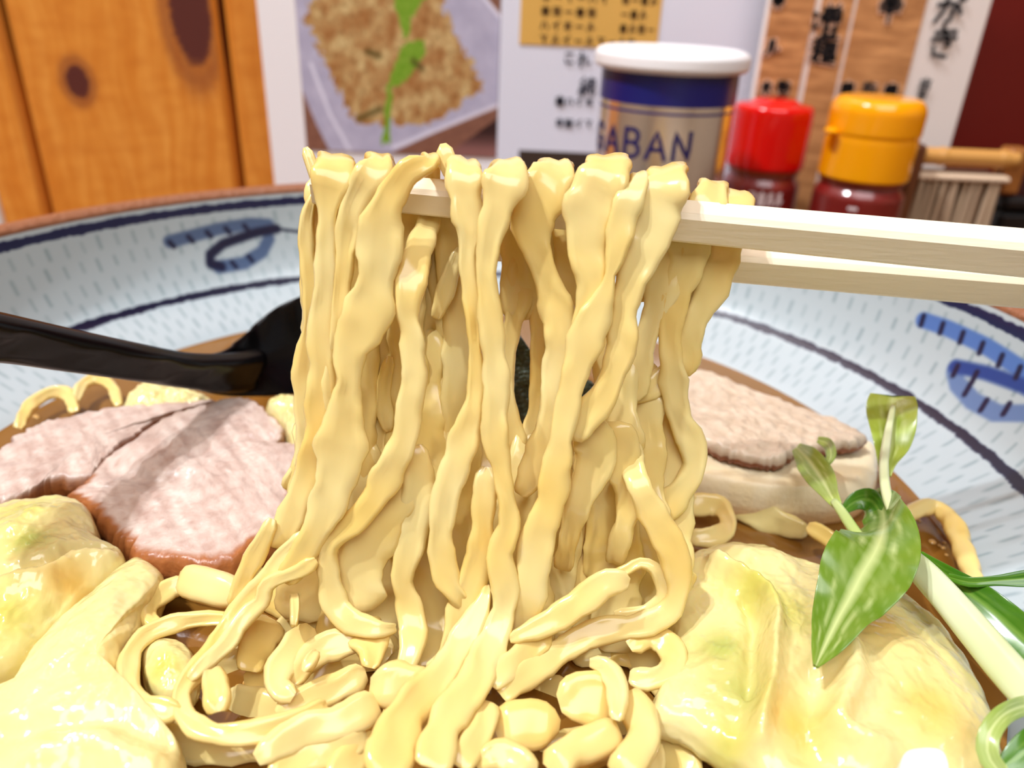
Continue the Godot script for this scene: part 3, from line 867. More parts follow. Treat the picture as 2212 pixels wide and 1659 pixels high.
func basket() -> void:
	var at := Vector3(0.1788, 0.0664, -0.3150) * Vector3(1, 0, 1)
	var o := thing("bamboo_holder", "small bamboo holder with a rod on top and a woven beige body", "basket", at)
	var l := Vector3(0.1540, 0.0858, -0.3120) - at
	var r := Vector3(0.1959, 0.0851, -0.3180) - at
	put("post", boxed(Vector3(l.x, l.y / 2, l.z), Vector3(0.0052, l.y, 0.008), 0.0012), mat(104, 58, 24, 0.55), o)
	put("post", boxed(Vector3(r.x, r.y - 0.009, r.z), Vector3(0.0085, 0.018, 0.009), 0.0012), mat(150, 92, 34, 0.55), o)
	var rod := Shell.new()
	var y0: float = 0.0808
	var prof := []
	for k in 40:
		var x := float(k) / 39.0
		var bump := 0.5 * exp(-pow((x - 0.72) / 0.02, 2.0)) + 0.4 * exp(-pow((x - 0.15) / 0.02, 2.0))
		prof.append([3.3 + bump, lerpf(r.x, l.x, x) * 1000.0])
	lathe([[0, r.x * 1000.0]] + prof + [[0, l.x * 1000.0]], 24, 0.0, TAU, rod)
	for k in rod.v.size():
		rod.v[k] = Vector3(rod.v[k].y, y0 + rod.v[k].x, rod.v[k].z)
	rod.i.reverse()
	put("rod", rod.mesh(), mat(206, 152, 78, 0.4), o)
	var weave := Shell.new()
	var w0 := l.x + 0.003
	var w1 := r.x - 0.004
	var hy: float = 0.0747
	block(weave, Transform3D(Basis.IDENTITY, Vector3((w0 + w1) / 2, hy / 2, -0.004)), Vector3(w1 - w0, hy, 0.012), 0.002, lin(120, 96, 72))
	var n := 19
	for k in n:
		var x := lerpf(w0 + 0.001, w1 - 0.001, float(k) / (n - 1))
		var c := lin(196, 172, 142).lerp(lin(150, 124, 98), absf(wobble(k * 2.3, 0.4)))
		block(weave, Transform3D(Basis(Vector3.BACK, 0.06 * wobble(k * 1.7, 2.0)), Vector3(x, hy / 2 - 0.001, 0.0035 + 0.0006 * (k % 2))), Vector3(0.0017, hy - 0.003, 0.0024), 0.0007, c)
	block(weave, Transform3D(Basis.IDENTITY, Vector3((w0 + w1) / 2, hy - 0.0012, 0.0025)), Vector3(w1 - w0 + 0.002, 0.0026, 0.0066), 0.0009, lin(212, 188, 160))
	put("woven_body", weave.mesh(), tinted(0.8), o)
	var dark_part := thing("dark_block", "dark block on the counter beyond the bamboo holder", "box", Vector3(0.2367, 0.0630, -0.3400) * Vector3(1, 0, 1))  # plain near-black block covering the dark area beyond the holder
	put("block_body", boxed(Vector3(0, 0.03, 0), Vector3(0.08, 0.06, 0.05), 0.002), mat(14, 13, 14, 0.4), dark_part)
	put("block_top", boxed(Vector3(0, 0.0635, 0), Vector3(0.082, 0.006, 0.052), 0.002), mat(18, 16, 16, 0.35), dark_part)


func stick(label: String, a: Vector3, b: Vector3, wa: float, wb: float, roll: float) -> void:
	var s := Shell.new()
	var d := (b - a).normalized()
	var up := (Vector3.UP - d * Vector3.UP.dot(d)).normalized().rotated(d, roll)
	var side := d.cross(up)
	var n := 60
	var nz := FastNoiseLite.new()
	nz.frequency = 0.08
	var ring := [[-1, -0.72], [-0.72, -1], [0.72, -1], [1, -0.72], [1, 0.72], [0.72, 1], [-0.72, 1], [-1, 0.72]]
	for j in 8:
		var p0 = ring[j]
		var p1 = ring[(j + 1) % 8]
		var first := s.v.size()
		for k in n + 1:
			var f := float(k) / n
			var w := lerpf(wa, wb, f) * 0.5
			for e in [p0, p1]:
				var rub := 1.0 + 0.012 * nz.get_noise_2d(k * 7.0, j * 50.0)
				s.add(a.lerp(b, f) + (side * e[0] + up * e[1]) * w * rub, Color.WHITE)
		s.grid(first, n + 1, 2, false, true)
	for q in [0, 1]:
		var pts := []
		for e in ring:
			pts.append((b if q else a) + (side * e[0] + up * e[1]) * (wb if q else wa) * 0.5)
		if q: pts.reverse()
		s.face(pts)
	var o := put("chopstick", s.mesh(), mat(250, 240, 212, 0.5, {"heightmap_enabled": true, "heightmap_texture": noise_tex(0.03, 3), "heightmap_scale": 0.007, "uv1_triplanar": true, "uv1_scale": Vector3(14, 120, 120)}))
	tag(o, label, "chopstick", "pair of wooden chopsticks")

func chopsticks() -> void:
	stick("upper pale wooden chopstick with noodles draped over it", Vector3(-0.0294, 0.1063, -0.1097), Vector3(0.1856, 0.0961, -0.1072), 0.0040, 0.0074, 0.3)
	stick("lower pale wooden chopstick passing behind the hanging noodles", Vector3(-0.0164, 0.0963, -0.1207), Vector3(0.1959, 0.0884, -0.1195), 0.0044, 0.0072, 0.25)


func food() -> void:
	var broth := Shell.new()
	lathe([[0, 42.0], [30, 42.0], [60, 42.0], [85, 42.0], [97, 42.1], [98.9, 42.5]], 120, 0.0, TAU, broth)
	var o := put("soup", broth.mesh(), mat(134, 92, 36, 0.04, {"metallic_specular": 0.6}))
	o.position = BOWL_AT
	tag(o, "clear brown soup in the pale blue bowl", "soup")
	tag(put("pork_slice", slab([[-98.0, -115.9], [-98.6, -125.2], [-96.8, -133.8], [-92.6, -137.5], [-85.3, -142.2], [-77.6, -145.0], [-68.4, -147.1], [-64.4, -147.5], [-69.4, -142.2], [-73.5, -137.8], [-75.2, -131.1], [-76.9, -123.2], [-76.8, -116.1], [-82.9, -114.7], [-84.8, -110.8], [-87.6, -107.4], [-92.6, -107.7]], {"y": 50.0, "thick": 5.0, "dome": 1.0, "rough": 0.35, "look": "pork", "ragged": 1.3, "edge": 0.08, "seed": 3, "ridges": [[[[-94.9, -119.3], [-83.3, -126.9], [-75.8, -138.6]], -0.5, 2.0]]}), M.meat), "roast pork slice at the far left, tucked behind the larger slice", "meat")
	tag(put("pork_slice", slab([[-65.1, -144.2], [-61.0, -146.8], [-56.0, -146.2], [-51.1, -141.4], [-46.3, -135.6], [-45.2, -131.1], [-45.2, -128.9], [-40.0, -128.0], [-39.3, -123.8], [-38.6, -116.0], [-36.7, -109.1], [-36.5, -102.6], [-39.5, -97.6], [-42.3, -93.7], [-47.3, -92.5], [-53.5, -93.4], [-58.3, -94.2], [-61.9, -97.8], [-64.8, -99.1], [-69.2, -103.8], [-73.2, -107.5], [-77.7, -109.9], [-77.3, -113.4], [-77.3, -121.6], [-75.0, -129.1], [-72.5, -137.1], [-69.0, -141.4]], {"y": 51.0, "thick": 6.0, "dome": 1.2, "rough": 0.4, "look": "pork", "ragged": 1.3, "near": -116.0, "edge": 0.07, "seed": 7, "tilt": Vector2(0.03, -0.02), "ridges": [[[[-75.7, -119.3], [-63.6, -113.4], [-58.3, -114.5]], -1.0, 2.0], [[[-59.5, -122.2], [-52.9, -128.6], [-46.0, -130.1]], -0.8, 1.4], [[[-71.9, -126.2], [-61.8, -127.9]], 0.7, 2.5]]}), M.meat), "large pinkish roast pork slice left of the lifted noodles", "meat")
	tag(put("pork_slice", slab([[24.4, -146.3], [29.9, -149.9], [38.7, -159.4], [44.9, -163.5], [52.0, -156.9], [58.5, -150.4], [66.4, -143.8], [71.3, -138.5], [72.5, -135.3], [69.2, -132.8], [64.1, -131.5], [60.5, -130.3], [57.7, -130.1], [52.3, -125.6], [47.7, -125.2], [43.6, -126.6], [39.8, -129.3], [35.3, -134.8], [28.3, -138.0], [24.4, -141.6]], {"y": 55.0, "thick": 3.2, "dome": 0.8, "rough": 0.6, "look": "roast", "ragged": 1.0, "edge": 0.08, "seed": 12}), M.meat), "tan roast pork slice at the right, on the bamboo shoot", "meat")
	tag(put("bamboo_shoot", slab([[27.2, -141.8], [33.4, -142.4], [38.5, -138.4], [43.3, -133.9], [51.3, -131.9], [62.5, -134.9], [71.0, -139.8], [77.8, -142.3], [78.2, -139.5], [73.8, -129.5], [68.6, -123.8], [59.6, -121.0], [51.7, -120.7], [44.2, -121.9], [37.6, -124.2], [31.8, -126.7], [27.8, -130.9]], {"y": 50.5, "thick": 9.0, "dome": 1.0, "rough": 0.15, "look": "shoot", "edge": 0.16, "seed": 2}), M.meat), "thick cream coloured bamboo shoot under the right pork slice", "vegetable")
	tag(put("wonton", slab([[28.9, -99.9], [33.6, -104.0], [38.7, -106.0], [44.2, -105.5], [47.5, -103.5], [51.5, -101.4], [57.2, -100.0], [62.2, -97.5], [65.2, -93.5], [67.1, -87.6], [67.4, -80.1], [66.3, -73.3], [64.3, -66.8], [60.6, -59.7], [44.1, -56.7], [34.0, -58.5], [30.4, -61.8], [28.9, -63.0], [26.7, -64.8], [23.5, -67.6], [19.7, -69.2], [21.2, -73.9], [24.7, -78.5], [25.2, -84.2], [25.2, -91.0]], {"y": 50.0, "thick": 5.0, "dome": 4.0, "rough": 0.5, "edge": 0.09, "na": 180, "nr": 64, "seed": 5, "freq": 0.05, "hs": 5.0, "ridges": [[[[33.5, -96.1], [36.0, -92.4], [38.8, -87.9], [38.8, -82.8], [37.1, -77.8], [35.1, -71.5], [33.3, -68.0], [31.8, -64.3]], 3.2, 1.4], [[[47.0, -81.3], [47.6, -77.9], [46.7, -73.3], [44.0, -69.7], [41.8, -66.9], [42.9, -65.1], [45.6, -63.8]], 2.9, 1.7], [[[36.2, -87.7], [36.2, -82.7], [34.7, -77.7], [32.8, -71.4]], -2.2, 1.2], [[[29.9, -98.7], [37.1, -100.3], [44.1, -98.5]], 1.6, 3.0], [[[41.4, -73.2], [38.9, -67.3], [38.4, -63.3]], -1.6, 2.5], [[[56.5, -78.8], [58.6, -72.6], [57.5, -65.5]], 1.5, 5.0]], "fill": [[30.8, -71.1, 4.5, lin(168, 180, 88)], [37.3, -89.5, 4.5, lin(198, 194, 88)], [30.8, -79.0, 4.0, lin(168, 180, 88)], [54.7, -69.5, 5.0, lin(228, 184, 84)], [38.0, -67.2, 4.0, lin(228, 184, 84)], [40.9, -84.9, 4.0, lin(198, 194, 88)], [53.3, -83.9, 5.0, lin(228, 184, 84)], [28.7, -64.8, 3.0, lin(198, 194, 88)]]}), M.skin), "large yellow wonton right of the lifted noodles, its skin in soft ridges", "dumpling")
	tag(put("wonton", slab([[-59.1, -95.2], [-56.3, -94.7], [-52.3, -91.2], [-51.9, -86.2], [-52.1, -83.3], [-51.0, -79.7], [-51.1, -76.3], [-50.4, -73.1], [-49.0, -69.3], [-47.5, -65.8], [-42.2, -62.7], [-38.1, -62.2], [-36.7, -57.5], [-38.9, -52.9], [-48.2, -51.4], [-56.7, -52.1], [-64.1, -61.0], [-65.6, -67.7], [-63.7, -70.0], [-64.3, -75.9], [-63.2, -82.4], [-61.4, -88.2]], {"y": 50.0, "thick": 5.0, "dome": 3.0, "rough": 0.3, "edge": 0.1, "na": 160, "nr": 50, "seed": 9, "freq": 0.05, "hs": 5.0, "ridges": [[[[-54.8, -91.5], [-56.7, -83.8], [-56.8, -75.0]], 1.2, 4.0], [[[-58.9, -61.1], [-52.9, -62.1], [-46.1, -63.1], [-37.9, -60.9]], -1.4, 1.6], [[[-53.6, -57.7], [-47.3, -59.8], [-39.8, -59.0]], 1.2, 2.0], [[[-53.2, -60.8], [-45.9, -61.4]], 0.9, 1.6]], "fill": [[-56.1, -81.1, 4.0, lin(214, 210, 150)], [-56.9, -67.3, 6.0, lin(250, 236, 160)]]}), M.skin), "pale smooth wonton at the near left, under the folded yellow one", "dumpling")
	tag(put("wonton", slab([[-90.6, -102.5], [-86.8, -106.5], [-83.0, -108.1], [-77.2, -109.4], [-71.9, -106.5], [-67.8, -101.6], [-64.9, -97.6], [-60.9, -95.8], [-59.0, -92.3], [-60.0, -89.4], [-61.6, -86.6], [-62.3, -80.5], [-63.3, -74.4], [-65.0, -70.9], [-68.4, -68.9], [-79.3, -82.4]], {"y": 51.0, "thick": 5.0, "dome": 3.5, "rough": 0.5, "edge": 0.1, "na": 150, "nr": 50, "seed": 15, "freq": 0.06, "hs": 4.0, "ridges": [[[[-77.3, -84.8], [-72.6, -86.0], [-67.6, -88.2], [-66.7, -91.8], [-63.2, -93.8]], -2.2, 1.1], [[[-73.2, -82.7], [-66.7, -85.2], [-64.7, -89.7], [-60.2, -92.1]], 1.6, 1.8], [[[-63.0, -72.1], [-62.9, -79.6], [-62.0, -87.3]], -1.2, 1.4], [[[-78.7, -93.7], [-74.8, -101.0], [-70.3, -102.6]], 1.2, 3.0]], "fill": [[-72.9, -92.4, 3.5, lin(168, 180, 88)], [-78.5, -100.8, 5.0, lin(198, 194, 88)], [-68.0, -78.4, 5.0, lin(198, 194, 88)], [-63.8, -86.2, 3.0, lin(228, 184, 84)]]}), M.skin), "folded yellow wonton at the far left, below the pork", "dumpling")
	tag(put("wonton", slab([[-49.5, -77.3], [-48.2, -79.5], [-45.1, -79.1], [-42.3, -76.9], [-40.4, -73.0], [-40.7, -69.9], [-42.7, -68.9], [-45.7, -70.4], [-48.1, -73.3]], {"y": 49.0, "thick": 4.0, "dome": 2.5, "rough": 0.3, "edge": 0.2, "seed": 18, "fill": [[-44.4, -72.6, 2.5, lin(198, 194, 88)]]}), M.skin), "small round wonton inside the noodle loop at the left", "dumpling")
	tag(put("wonton", slab([[-84.0, -143.7], [-85.6, -150.0], [-85.3, -155.0], [-80.8, -156.9], [-74.2, -153.8], [-66.4, -149.6], [-66.8, -145.3], [-71.8, -142.7], [-77.2, -139.2]], {"y": 49.0, "thick": 4.0, "dome": 1.5, "rough": 0.8, "edge": 0.15, "seed": 20, "ridges": [[[[-81.3, -142.1], [-77.2, -148.9], [-68.1, -146.5]], 1.0, 1.5]]}), M.skin), "crumpled yellow wonton skin between the spoon and the pork", "dumpling")
	tag(put("wonton", slab([[-52.2, -142.1], [-51.7, -147.0], [-48.6, -147.8], [-45.1, -144.2], [-41.5, -137.1], [-38.8, -129.0], [-40.8, -126.3], [-43.8, -129.5], [-46.8, -135.7]], {"y": 52.0, "thick": 5.0, "dome": 2.0, "rough": 0.9, "edge": 0.2, "seed": 22}), M.skin), "bit of yellow wonton at the right end of the large pork slice", "dumpling")
	tag(put("leek_piece", slab([[45.4, -58.6], [46.9, -60.0], [49.7, -60.5], [51.2, -59.8], [50.0, -56.6], [46.3, -54.2], [43.7, -55.2]], {"y": 57.0, "thick": 4.0, "dome": 0.3, "rough": 0.1, "look": "plain", "edge": 0.12, "c0": lin(250, 250, 240), "c1": lin(250, 250, 244)}), M.meat), "white cut piece of leek at the near edge on the wonton", "vegetable")
	var sheet := slab([[-5.8, -69.3], [-2.1, -74.7], [0.1, -77.5], [3.5, -72.6], [8.8, -70.1], [15.9, -67.5], [20.9, -64.6], [25.8, -62.3], [25.7, -59.2], [23.2, -57.5], [23.0, -49.4], [17.6, -48.0], [9.2, -49.8], [0.9, -53.6], [-3.8, -59.6]], {"y": 0.0, "thick": 0.7, "dome": 0.6, "rough": 1.2, "look": "seaweed", "edge": 0.05, "seed": 31, "freq": 0.12})
	var nori := put("seaweed", sheet, tinted(0.35, {"clearcoat_enabled": true, "clearcoat": 0.4, "heightmap_enabled": true, "heightmap_texture": noise_tex(0.09, 8), "heightmap_scale": 0.08, "uv1_triplanar": true, "uv1_scale": Vector3.ONE * 40.0}))
	nori.transform = Transform3D(Basis(Vector3.RIGHT, PI / 2), Vector3(0, 0, -0.128))
	tag(nori, "dark green seaweed sheet standing behind the lifted noodles", "seaweed")
	var rng := RandomNumberGenerator.new()
	rng.seed = 3
	for q in [Vector3(-0.1089, 0.0420, -0.1488), Vector3(0.0633, 0.0420, -0.1939), Vector3(0.0811, 0.0420, -0.1255), Vector3(0.0807, 0.0420, -0.1196), Vector3(0.0821, 0.0420, -0.1170), Vector3(-0.0354, 0.0420, -0.0771), Vector3(-0.0362, 0.0420, -0.0754), Vector3(-0.0332, 0.0420, -0.0764), Vector3(0.0504, 0.0420, -0.1263), Vector3(0.0566, 0.0420, -0.1194)]:
		for k in 3:
			var r := rng.randf_range(0.35, 0.9)
			var drop := Shell.new()
			lathe([[0, r * 0.55], [r * 0.5, r * 0.45], [r * 0.85, r * 0.2], [r, 0.0]], 14, 0.0, TAU, drop)
			var b := put("oil_bubble", drop.mesh(), mat(214, 168, 84, 0.05, {"refraction_enabled": false, "clearcoat_enabled": true, "clearcoat": 1.0}))
			b.position = q + Vector3(rng.randf_range(-3, 3), 0.2, rng.randf_range(-3, 3)) * 0.001
			tag(b, "tiny shiny oil bubble floating on the soup", "bubble", "oil bubbles on the soup")
	spoon()

func spoon() -> void:
	var o := thing("soup_spoon", "black soup spoon lying in the bowl with its handle over the side", "spoon", Vector3.ZERO)
	var black := mat(9, 9, 11, 0.26, {"metallic_specular": 0.35})
	put("handle", strip([[-84.5, 94.0, -83.4, 6.63], [-83.1, 88.0, -95.6, 4.95], [-80.0, 81.0, -108.2, 4.04], [-75.3, 75.0, -117.2, 3.77], [-69.3, 69.0, -125.9, 3.56], [-65.6, 62.0, -137.1, 3.71], [-61.1, 57.0, -146.5, 4.56], [-57.7, 53.0, -156.4, 5.28]], {"thick": 2.6, "groove": 0.3, "wave": 0.0, "twist": 0.0, "turn": 0.5, "look": 2, "c0": Color.WHITE, "c1": Color.WHITE, "step": 1.5}), black, o)
	put("scoop", strip([[-67.4, 60.0, -141.0, 3.44], [-63.8, 55.0, -150.3, 5.09], [-58.9, 53.0, -159.9, 8.39], [-52.5, 53.0, -168.1, 11.42], [-44.6, 53.0, -172.8, 13.05], [-33.2, 53.0, -173.2, 12.61], [-23.4, 53.0, -168.8, 9.43], [-17.5, 53.0, -165.4, 4.42]], {"thick": 1.1, "groove": 0.0, "wave": 0.0, "twist": 0.0, "look": 1, "fold": 0.28, "c0": Color.WHITE, "c1": Color.WHITE, "vein": Color.WHITE, "step": 1.5}), black, o)


func noodle(label: String, path: Array, group: String, o := {}) -> void:
	o.seed = float(taken.get("noodle", 0)) * 1.37 + 0.5
	var n := put("noodle", strip(path, o), M.noodle)
	tag(n, label, "noodle", group)

func noodles() -> void:
	var hang := "noodles lifted over the chopsticks"
	var lie := "noodles lying in the soup"
	noodle("narrow noodle edge hanging at the far left of the lifted bunch", [[-29.7, 105.4, -110.7, 0.36], [-30.7, 102.0, -109.4, 0.85], [-30.7, 98.4, -107.9, 1.03], [-30.3, 94.5, -106.4, 1.10], [-29.8, 91.1, -105.0, 1.04], [-29.9, 87.2, -103.5, 1.04], [-30.5, 84.3, -102.3, 1.23], [-30.9, 80.5, -100.8, 1.42], [-30.3, 75.9, -99.0, 1.43], [-30.0, 72.2, -97.5, 1.37], [-31.0, 68.0, -95.9, 1.31], [-32.8, 64.4, -94.4, 1.25]], hang)
	noodle("translucent noodle end sticking out behind the left tip of the lifted bunch", [[-31.8, 110.6, -115.5, 0.61], [-31.2, 109.2, -115.0, 0.80], [-30.6, 107.6, -114.3, 0.74], [-29.9, 105.3, -113.4, 0.68]], hang)
	noodle("broad noodle draped at the left tip of the bunch, first from the left", [[-28.7, 82.5, -110.2, 2.63], [-28.5, 93.0, -113.4, 2.59], [-28.4, 100.6, -115.9, 2.56], [-28.0, 105.1, -116.2, 2.44], [-27.4, 108.3, -115.2, 2.39], [-26.6, 109.9, -112.2, 2.11], [-25.8, 109.8, -108.3, 2.40], [-25.7, 108.6, -105.9, 2.52], [-26.1, 106.8, -105.2, 1.89], [-26.3, 104.9, -104.5, 1.38], [-26.4, 102.3, -103.5, 1.30], [-26.5, 99.6, -102.4, 1.21], [-26.5, 97.0, -101.4, 1.27], [-26.5, 94.3, -100.3, 1.34], [-26.7, 91.6, -99.3, 1.51], [-27.0, 88.9, -98.2, 1.63], [-26.8, 85.9, -97.1, 1.81], [-26.7, 82.6, -95.8, 1.70], [-27.0, 78.7, -94.3, 1.71], [-27.3, 75.1, -92.8, 1.54], [-28.0, 71.7, -91.5, 1.72], [-29.1, 67.7, -90.0, 1.79], [-30.9, 63.7, -88.4, 1.68], [-32.6, 59.6, -86.8, 1.44]], hang)
	noodle("smooth folded noodle draped second from the left tip", [[-20.7, 86.0, -112.2, 2.11], [-21.0, 95.1, -114.8, 2.08], [-21.3, 101.7, -116.9, 2.06], [-21.3, 105.2, -116.8, 1.96], [-21.1, 108.4, -115.9, 1.92], [-20.5, 110.0, -112.8, 1.70], [-19.9, 110.0, -108.9, 1.93], [-20.5, 108.7, -106.5, 2.18], [-22.0, 106.6, -105.7, 1.79], [-23.0, 104.4, -104.8, 1.62], [-23.6, 102.0, -103.9, 1.50], [-23.9, 99.6, -103.0, 1.33], [-24.1, 96.9, -101.9, 1.34], [-24.3, 94.2, -100.9, 1.22], [-24.4, 91.5, -99.8, 1.17], [-24.6, 88.5, -98.6, 1.17], [-24.9, 84.9, -97.2, 1.47], [-24.9, 81.1, -95.7, 1.77], [-25.3, 76.9, -94.1, 1.78]], hang)
	noodle("thick twisting noodle with a bright bulge, sweeping left from the chopstick tip", [[-11.1, 84.2, -108.2, 1.57], [-11.9, 94.5, -111.3, 1.54], [-12.6, 101.9, -113.7, 1.52], [-13.1, 106.2, -113.9, 1.24], [-13.2, 109.3, -112.9, 1.22], [-12.8, 110.9, -109.8, 1.07], [-12.4, 110.9, -105.9, 1.22], [-14.8, 110.4, -103.9, 1.51], [-16.4, 108.4, -103.1, 1.54], [-17.7, 106.1, -102.2, 1.91], [-18.4, 103.8, -101.3, 2.53], [-18.6, 101.2, -100.3, 2.68], [-18.7, 98.6, -99.3, 2.60], [-19.1, 96.0, -98.3, 2.44], [-19.7, 93.3, -97.3, 2.73], [-20.8, 90.6, -96.2, 2.73], [-22.1, 88.2, -95.3, 2.40], [-22.4, 86.0, -94.4, 1.77], [-22.3, 83.9, -93.6, 1.49], [-22.6, 81.7, -92.8, 1.90], [-22.9, 79.0, -91.7, 2.42], [-23.2, 75.7, -90.4, 2.89], [-23.6, 71.6, -88.8, 2.76], [-24.9, 67.7, -87.3, 2.33], [-26.6, 63.7, -85.8, 1.82], [-28.6, 60.2, -84.4, 1.53], [-30.9, 56.7, -83.1, 1.36]], hang)
	noodle("wavy noodle hanging behind the twisting one and looping forward at its foot", [[-12.7, 103.3, -112.1, 1.23], [-13.1, 101.6, -109.2, 1.51], [-13.8, 99.6, -104.6, 1.76], [-14.4, 96.8, -100.8, 1.79], [-14.6, 94.2, -98.7, 1.66], [-14.7, 91.8, -97.8, 1.55], [-14.1, 89.7, -96.9, 1.44], [-13.9, 87.0, -95.9, 1.44], [-13.5, 84.3, -94.9, 1.56], [-13.7, 82.4, -94.1, 1.57], [-14.1, 80.2, -93.3, 1.57], [-14.3, 77.5, -92.2, 1.60], [-14.8, 75.6, -91.4, 1.81], [-16.0, 73.0, -90.4, 1.99], [-17.3, 70.3, -89.4, 1.82], [-19.0, 67.5, -88.3, 1.65], [-20.9, 65.1, -87.4, 1.59], [-23.3, 63.3, -86.7, 1.48], [-24.6, 61.6, -86.0, 1.36], [-25.0, 59.3, -85.1, 1.33], [-24.7, 56.7, -84.1, 1.34], [-24.3, 54.8, -83.3, 1.49], [-23.3, 52.9, -82.3, 1.67], [-21.3, 51.9, -81.1, 1.72], [-18.9, 51.6, -80.6, 1.36], [-16.9, 51.4, -80.3, 1.00], [-15.3, 50.0, -82.0, 0.66]], hang)
	noodle("slim noodle of the central pair, on the left of the pair", [[-12.7, 80.5, -107.8, 1.87], [-11.5, 92.1, -111.4, 1.84], [-10.3, 100.4, -114.2, 1.82], [-9.2, 105.6, -114.7, 2.05], [-8.4, 108.8, -113.8, 2.01], [-8.2, 110.4, -110.7, 1.77], [-7.9, 110.4, -106.8, 2.01], [-7.7, 109.4, -104.6, 2.40], [-7.4, 107.4, -103.8, 2.26], [-7.0, 105.3, -103.0, 2.10], [-6.6, 103.2, -102.2, 1.56], [-6.8, 101.1, -101.4, 1.08], [-6.8, 98.8, -100.5, 1.08], [-6.3, 96.1, -99.4, 1.09], [-5.9, 93.5, -98.4, 1.09], [-5.6, 90.9, -97.4, 0.95], [-5.3, 88.2, -96.4, 0.81], [-5.0, 85.5, -95.3, 0.87], [-4.8, 83.3, -94.5, 1.25], [-5.1, 81.2, -93.6, 1.28], [-5.7, 78.7, -92.6, 1.63], [-6.4, 76.2, -91.7, 1.92], [-7.1, 73.7, -90.7, 1.93], [-7.9, 71.1, -89.7, 1.82], [-8.7, 68.6, -88.7, 1.65], [-9.0, 65.2, -87.4, 1.71], [-9.1, 62.4, -86.3, 1.71], [-8.6, 59.6, -85.2, 1.66], [-7.9, 57.3, -84.3, 1.55], [-6.6, 55.4, -83.6, 1.25], [-5.4, 53.3, -83.8, 1.08], [-4.0, 50.9, -84.0, 0.97], [-2.5, 49.0, -84.2, 0.74]], hang)
	noodle("bright noodle of the central pair, running down to the near edge of the bowl", [[1.0, 87.6, -108.5, 2.50], [-0.0, 96.4, -110.9, 2.46], [-0.9, 102.7, -112.9, 2.43], [-1.6, 106.1, -112.7, 2.32], [-2.0, 109.2, -111.8, 2.27], [-1.9, 110.8, -108.7, 2.00], [-1.8, 110.8, -104.8, 2.27], [-2.0, 109.8, -102.6, 2.54], [-2.6, 107.8, -101.8, 2.11], [-3.2, 105.4, -100.9, 1.83], [-3.7, 103.4, -100.1, 1.61], [-4.0, 101.1, -99.2, 1.34], [-4.1, 98.5, -98.2, 1.34], [-3.7, 95.9, -97.2, 1.29], [-3.4, 93.3, -96.2, 1.41], [-3.0, 91.0, -95.3, 1.41], [-2.6, 88.3, -94.3, 1.56], [-2.2, 85.7, -93.2, 1.65], [-2.0, 83.3, -92.3, 1.59], [-2.2, 81.2, -91.5, 1.65], [-2.1, 78.7, -90.5, 1.77], [-1.8, 76.6, -89.7, 1.37], [-1.1, 74.7, -89.0, 1.21], [-0.7, 72.6, -88.2, 1.15], [-0.2, 70.4, -87.3, 1.21], [0.3, 68.2, -86.5, 1.24], [0.5, 66.3, -85.7, 1.33], [-0.2, 64.3, -85.0, 1.57], [-0.7, 62.3, -84.2, 1.69], [-0.2, 60.1, -83.3, 1.69], [0.4, 57.6, -82.4, 1.58], [0.2, 55.1, -81.3, 1.70], [-0.4, 53.5, -79.8, 1.80], [-1.3, 52.3, -77.4, 1.95], [-2.1, 52.0, -74.7, 2.08], [-2.9, 52.0, -72.2, 2.08], [-3.9, 52.0, -69.7, 2.04], [-5.2, 52.1, -67.3, 2.05], [-6.3, 52.1, -64.8, 2.15], [-6.9, 52.2, -61.8, 2.11], [-7.2, 52.3, -58.4, 2.04]], hang)
	noodle("spiky noodle end standing up on top of the chopstick", [[-11.1, 112.8, -110.9, 0.64], [-10.7, 111.4, -110.3, 1.17], [-9.9, 109.7, -109.7, 1.35], [-8.3, 108.4, -109.2, 1.18], [-6.8, 107.4, -108.8, 0.88]], hang)
	noodle("broad noodle right of the central pair, its foot slanting left", [[6.8, 88.1, -113.6, 2.92], [6.1, 96.4, -115.8, 2.88], [5.6, 102.4, -117.7, 2.85], [5.2, 105.3, -117.4, 2.46], [4.9, 108.6, -116.5, 2.41], [4.7, 110.2, -113.4, 2.13], [4.6, 110.1, -109.5, 2.42], [3.7, 108.5, -107.0, 3.12], [2.6, 106.1, -106.1, 3.24], [1.9, 103.8, -105.2, 2.84], [2.1, 101.8, -104.4, 2.09], [2.7, 100.0, -103.7, 1.57], [3.6, 97.9, -102.8, 1.58], [4.6, 95.7, -102.0, 1.87], [5.5, 93.3, -101.1, 2.11], [6.3, 90.6, -100.0, 2.18], [6.6, 87.9, -98.9, 2.00], [6.1, 84.9, -97.7, 1.66], [5.8, 82.1, -96.6, 1.48], [5.4, 79.3, -95.5, 1.37], [5.0, 76.5, -94.4, 1.49], [4.6, 74.2, -93.6, 1.85], [3.8, 71.6, -92.5, 2.04], [2.7, 69.3, -91.6, 1.50], [1.7, 67.8, -91.1, 1.02]], hang)
	noodle("wide smooth noodle draped highest on the chopstick, before the spice can", [[12.1, 90.2, -111.2, 2.85], [12.2, 98.4, -113.4, 2.80], [12.5, 104.3, -115.2, 2.78], [12.7, 107.1, -114.8, 2.68], [12.6, 110.3, -113.8, 2.63], [12.2, 111.8, -110.7, 2.32], [11.8, 111.7, -106.8, 2.63], [11.0, 110.5, -104.5, 3.14], [10.1, 108.4, -103.7, 3.26], [9.4, 106.1, -102.8, 3.10], [9.2, 103.5, -101.8, 2.74], [9.4, 101.1, -100.9, 2.41], [9.8, 99.1, -100.0, 1.87], [10.0, 97.0, -99.2, 1.48], [9.7, 94.9, -98.4, 1.42], [9.3, 92.7, -97.6, 1.31], [8.9, 90.3, -96.6, 1.14]], hang)
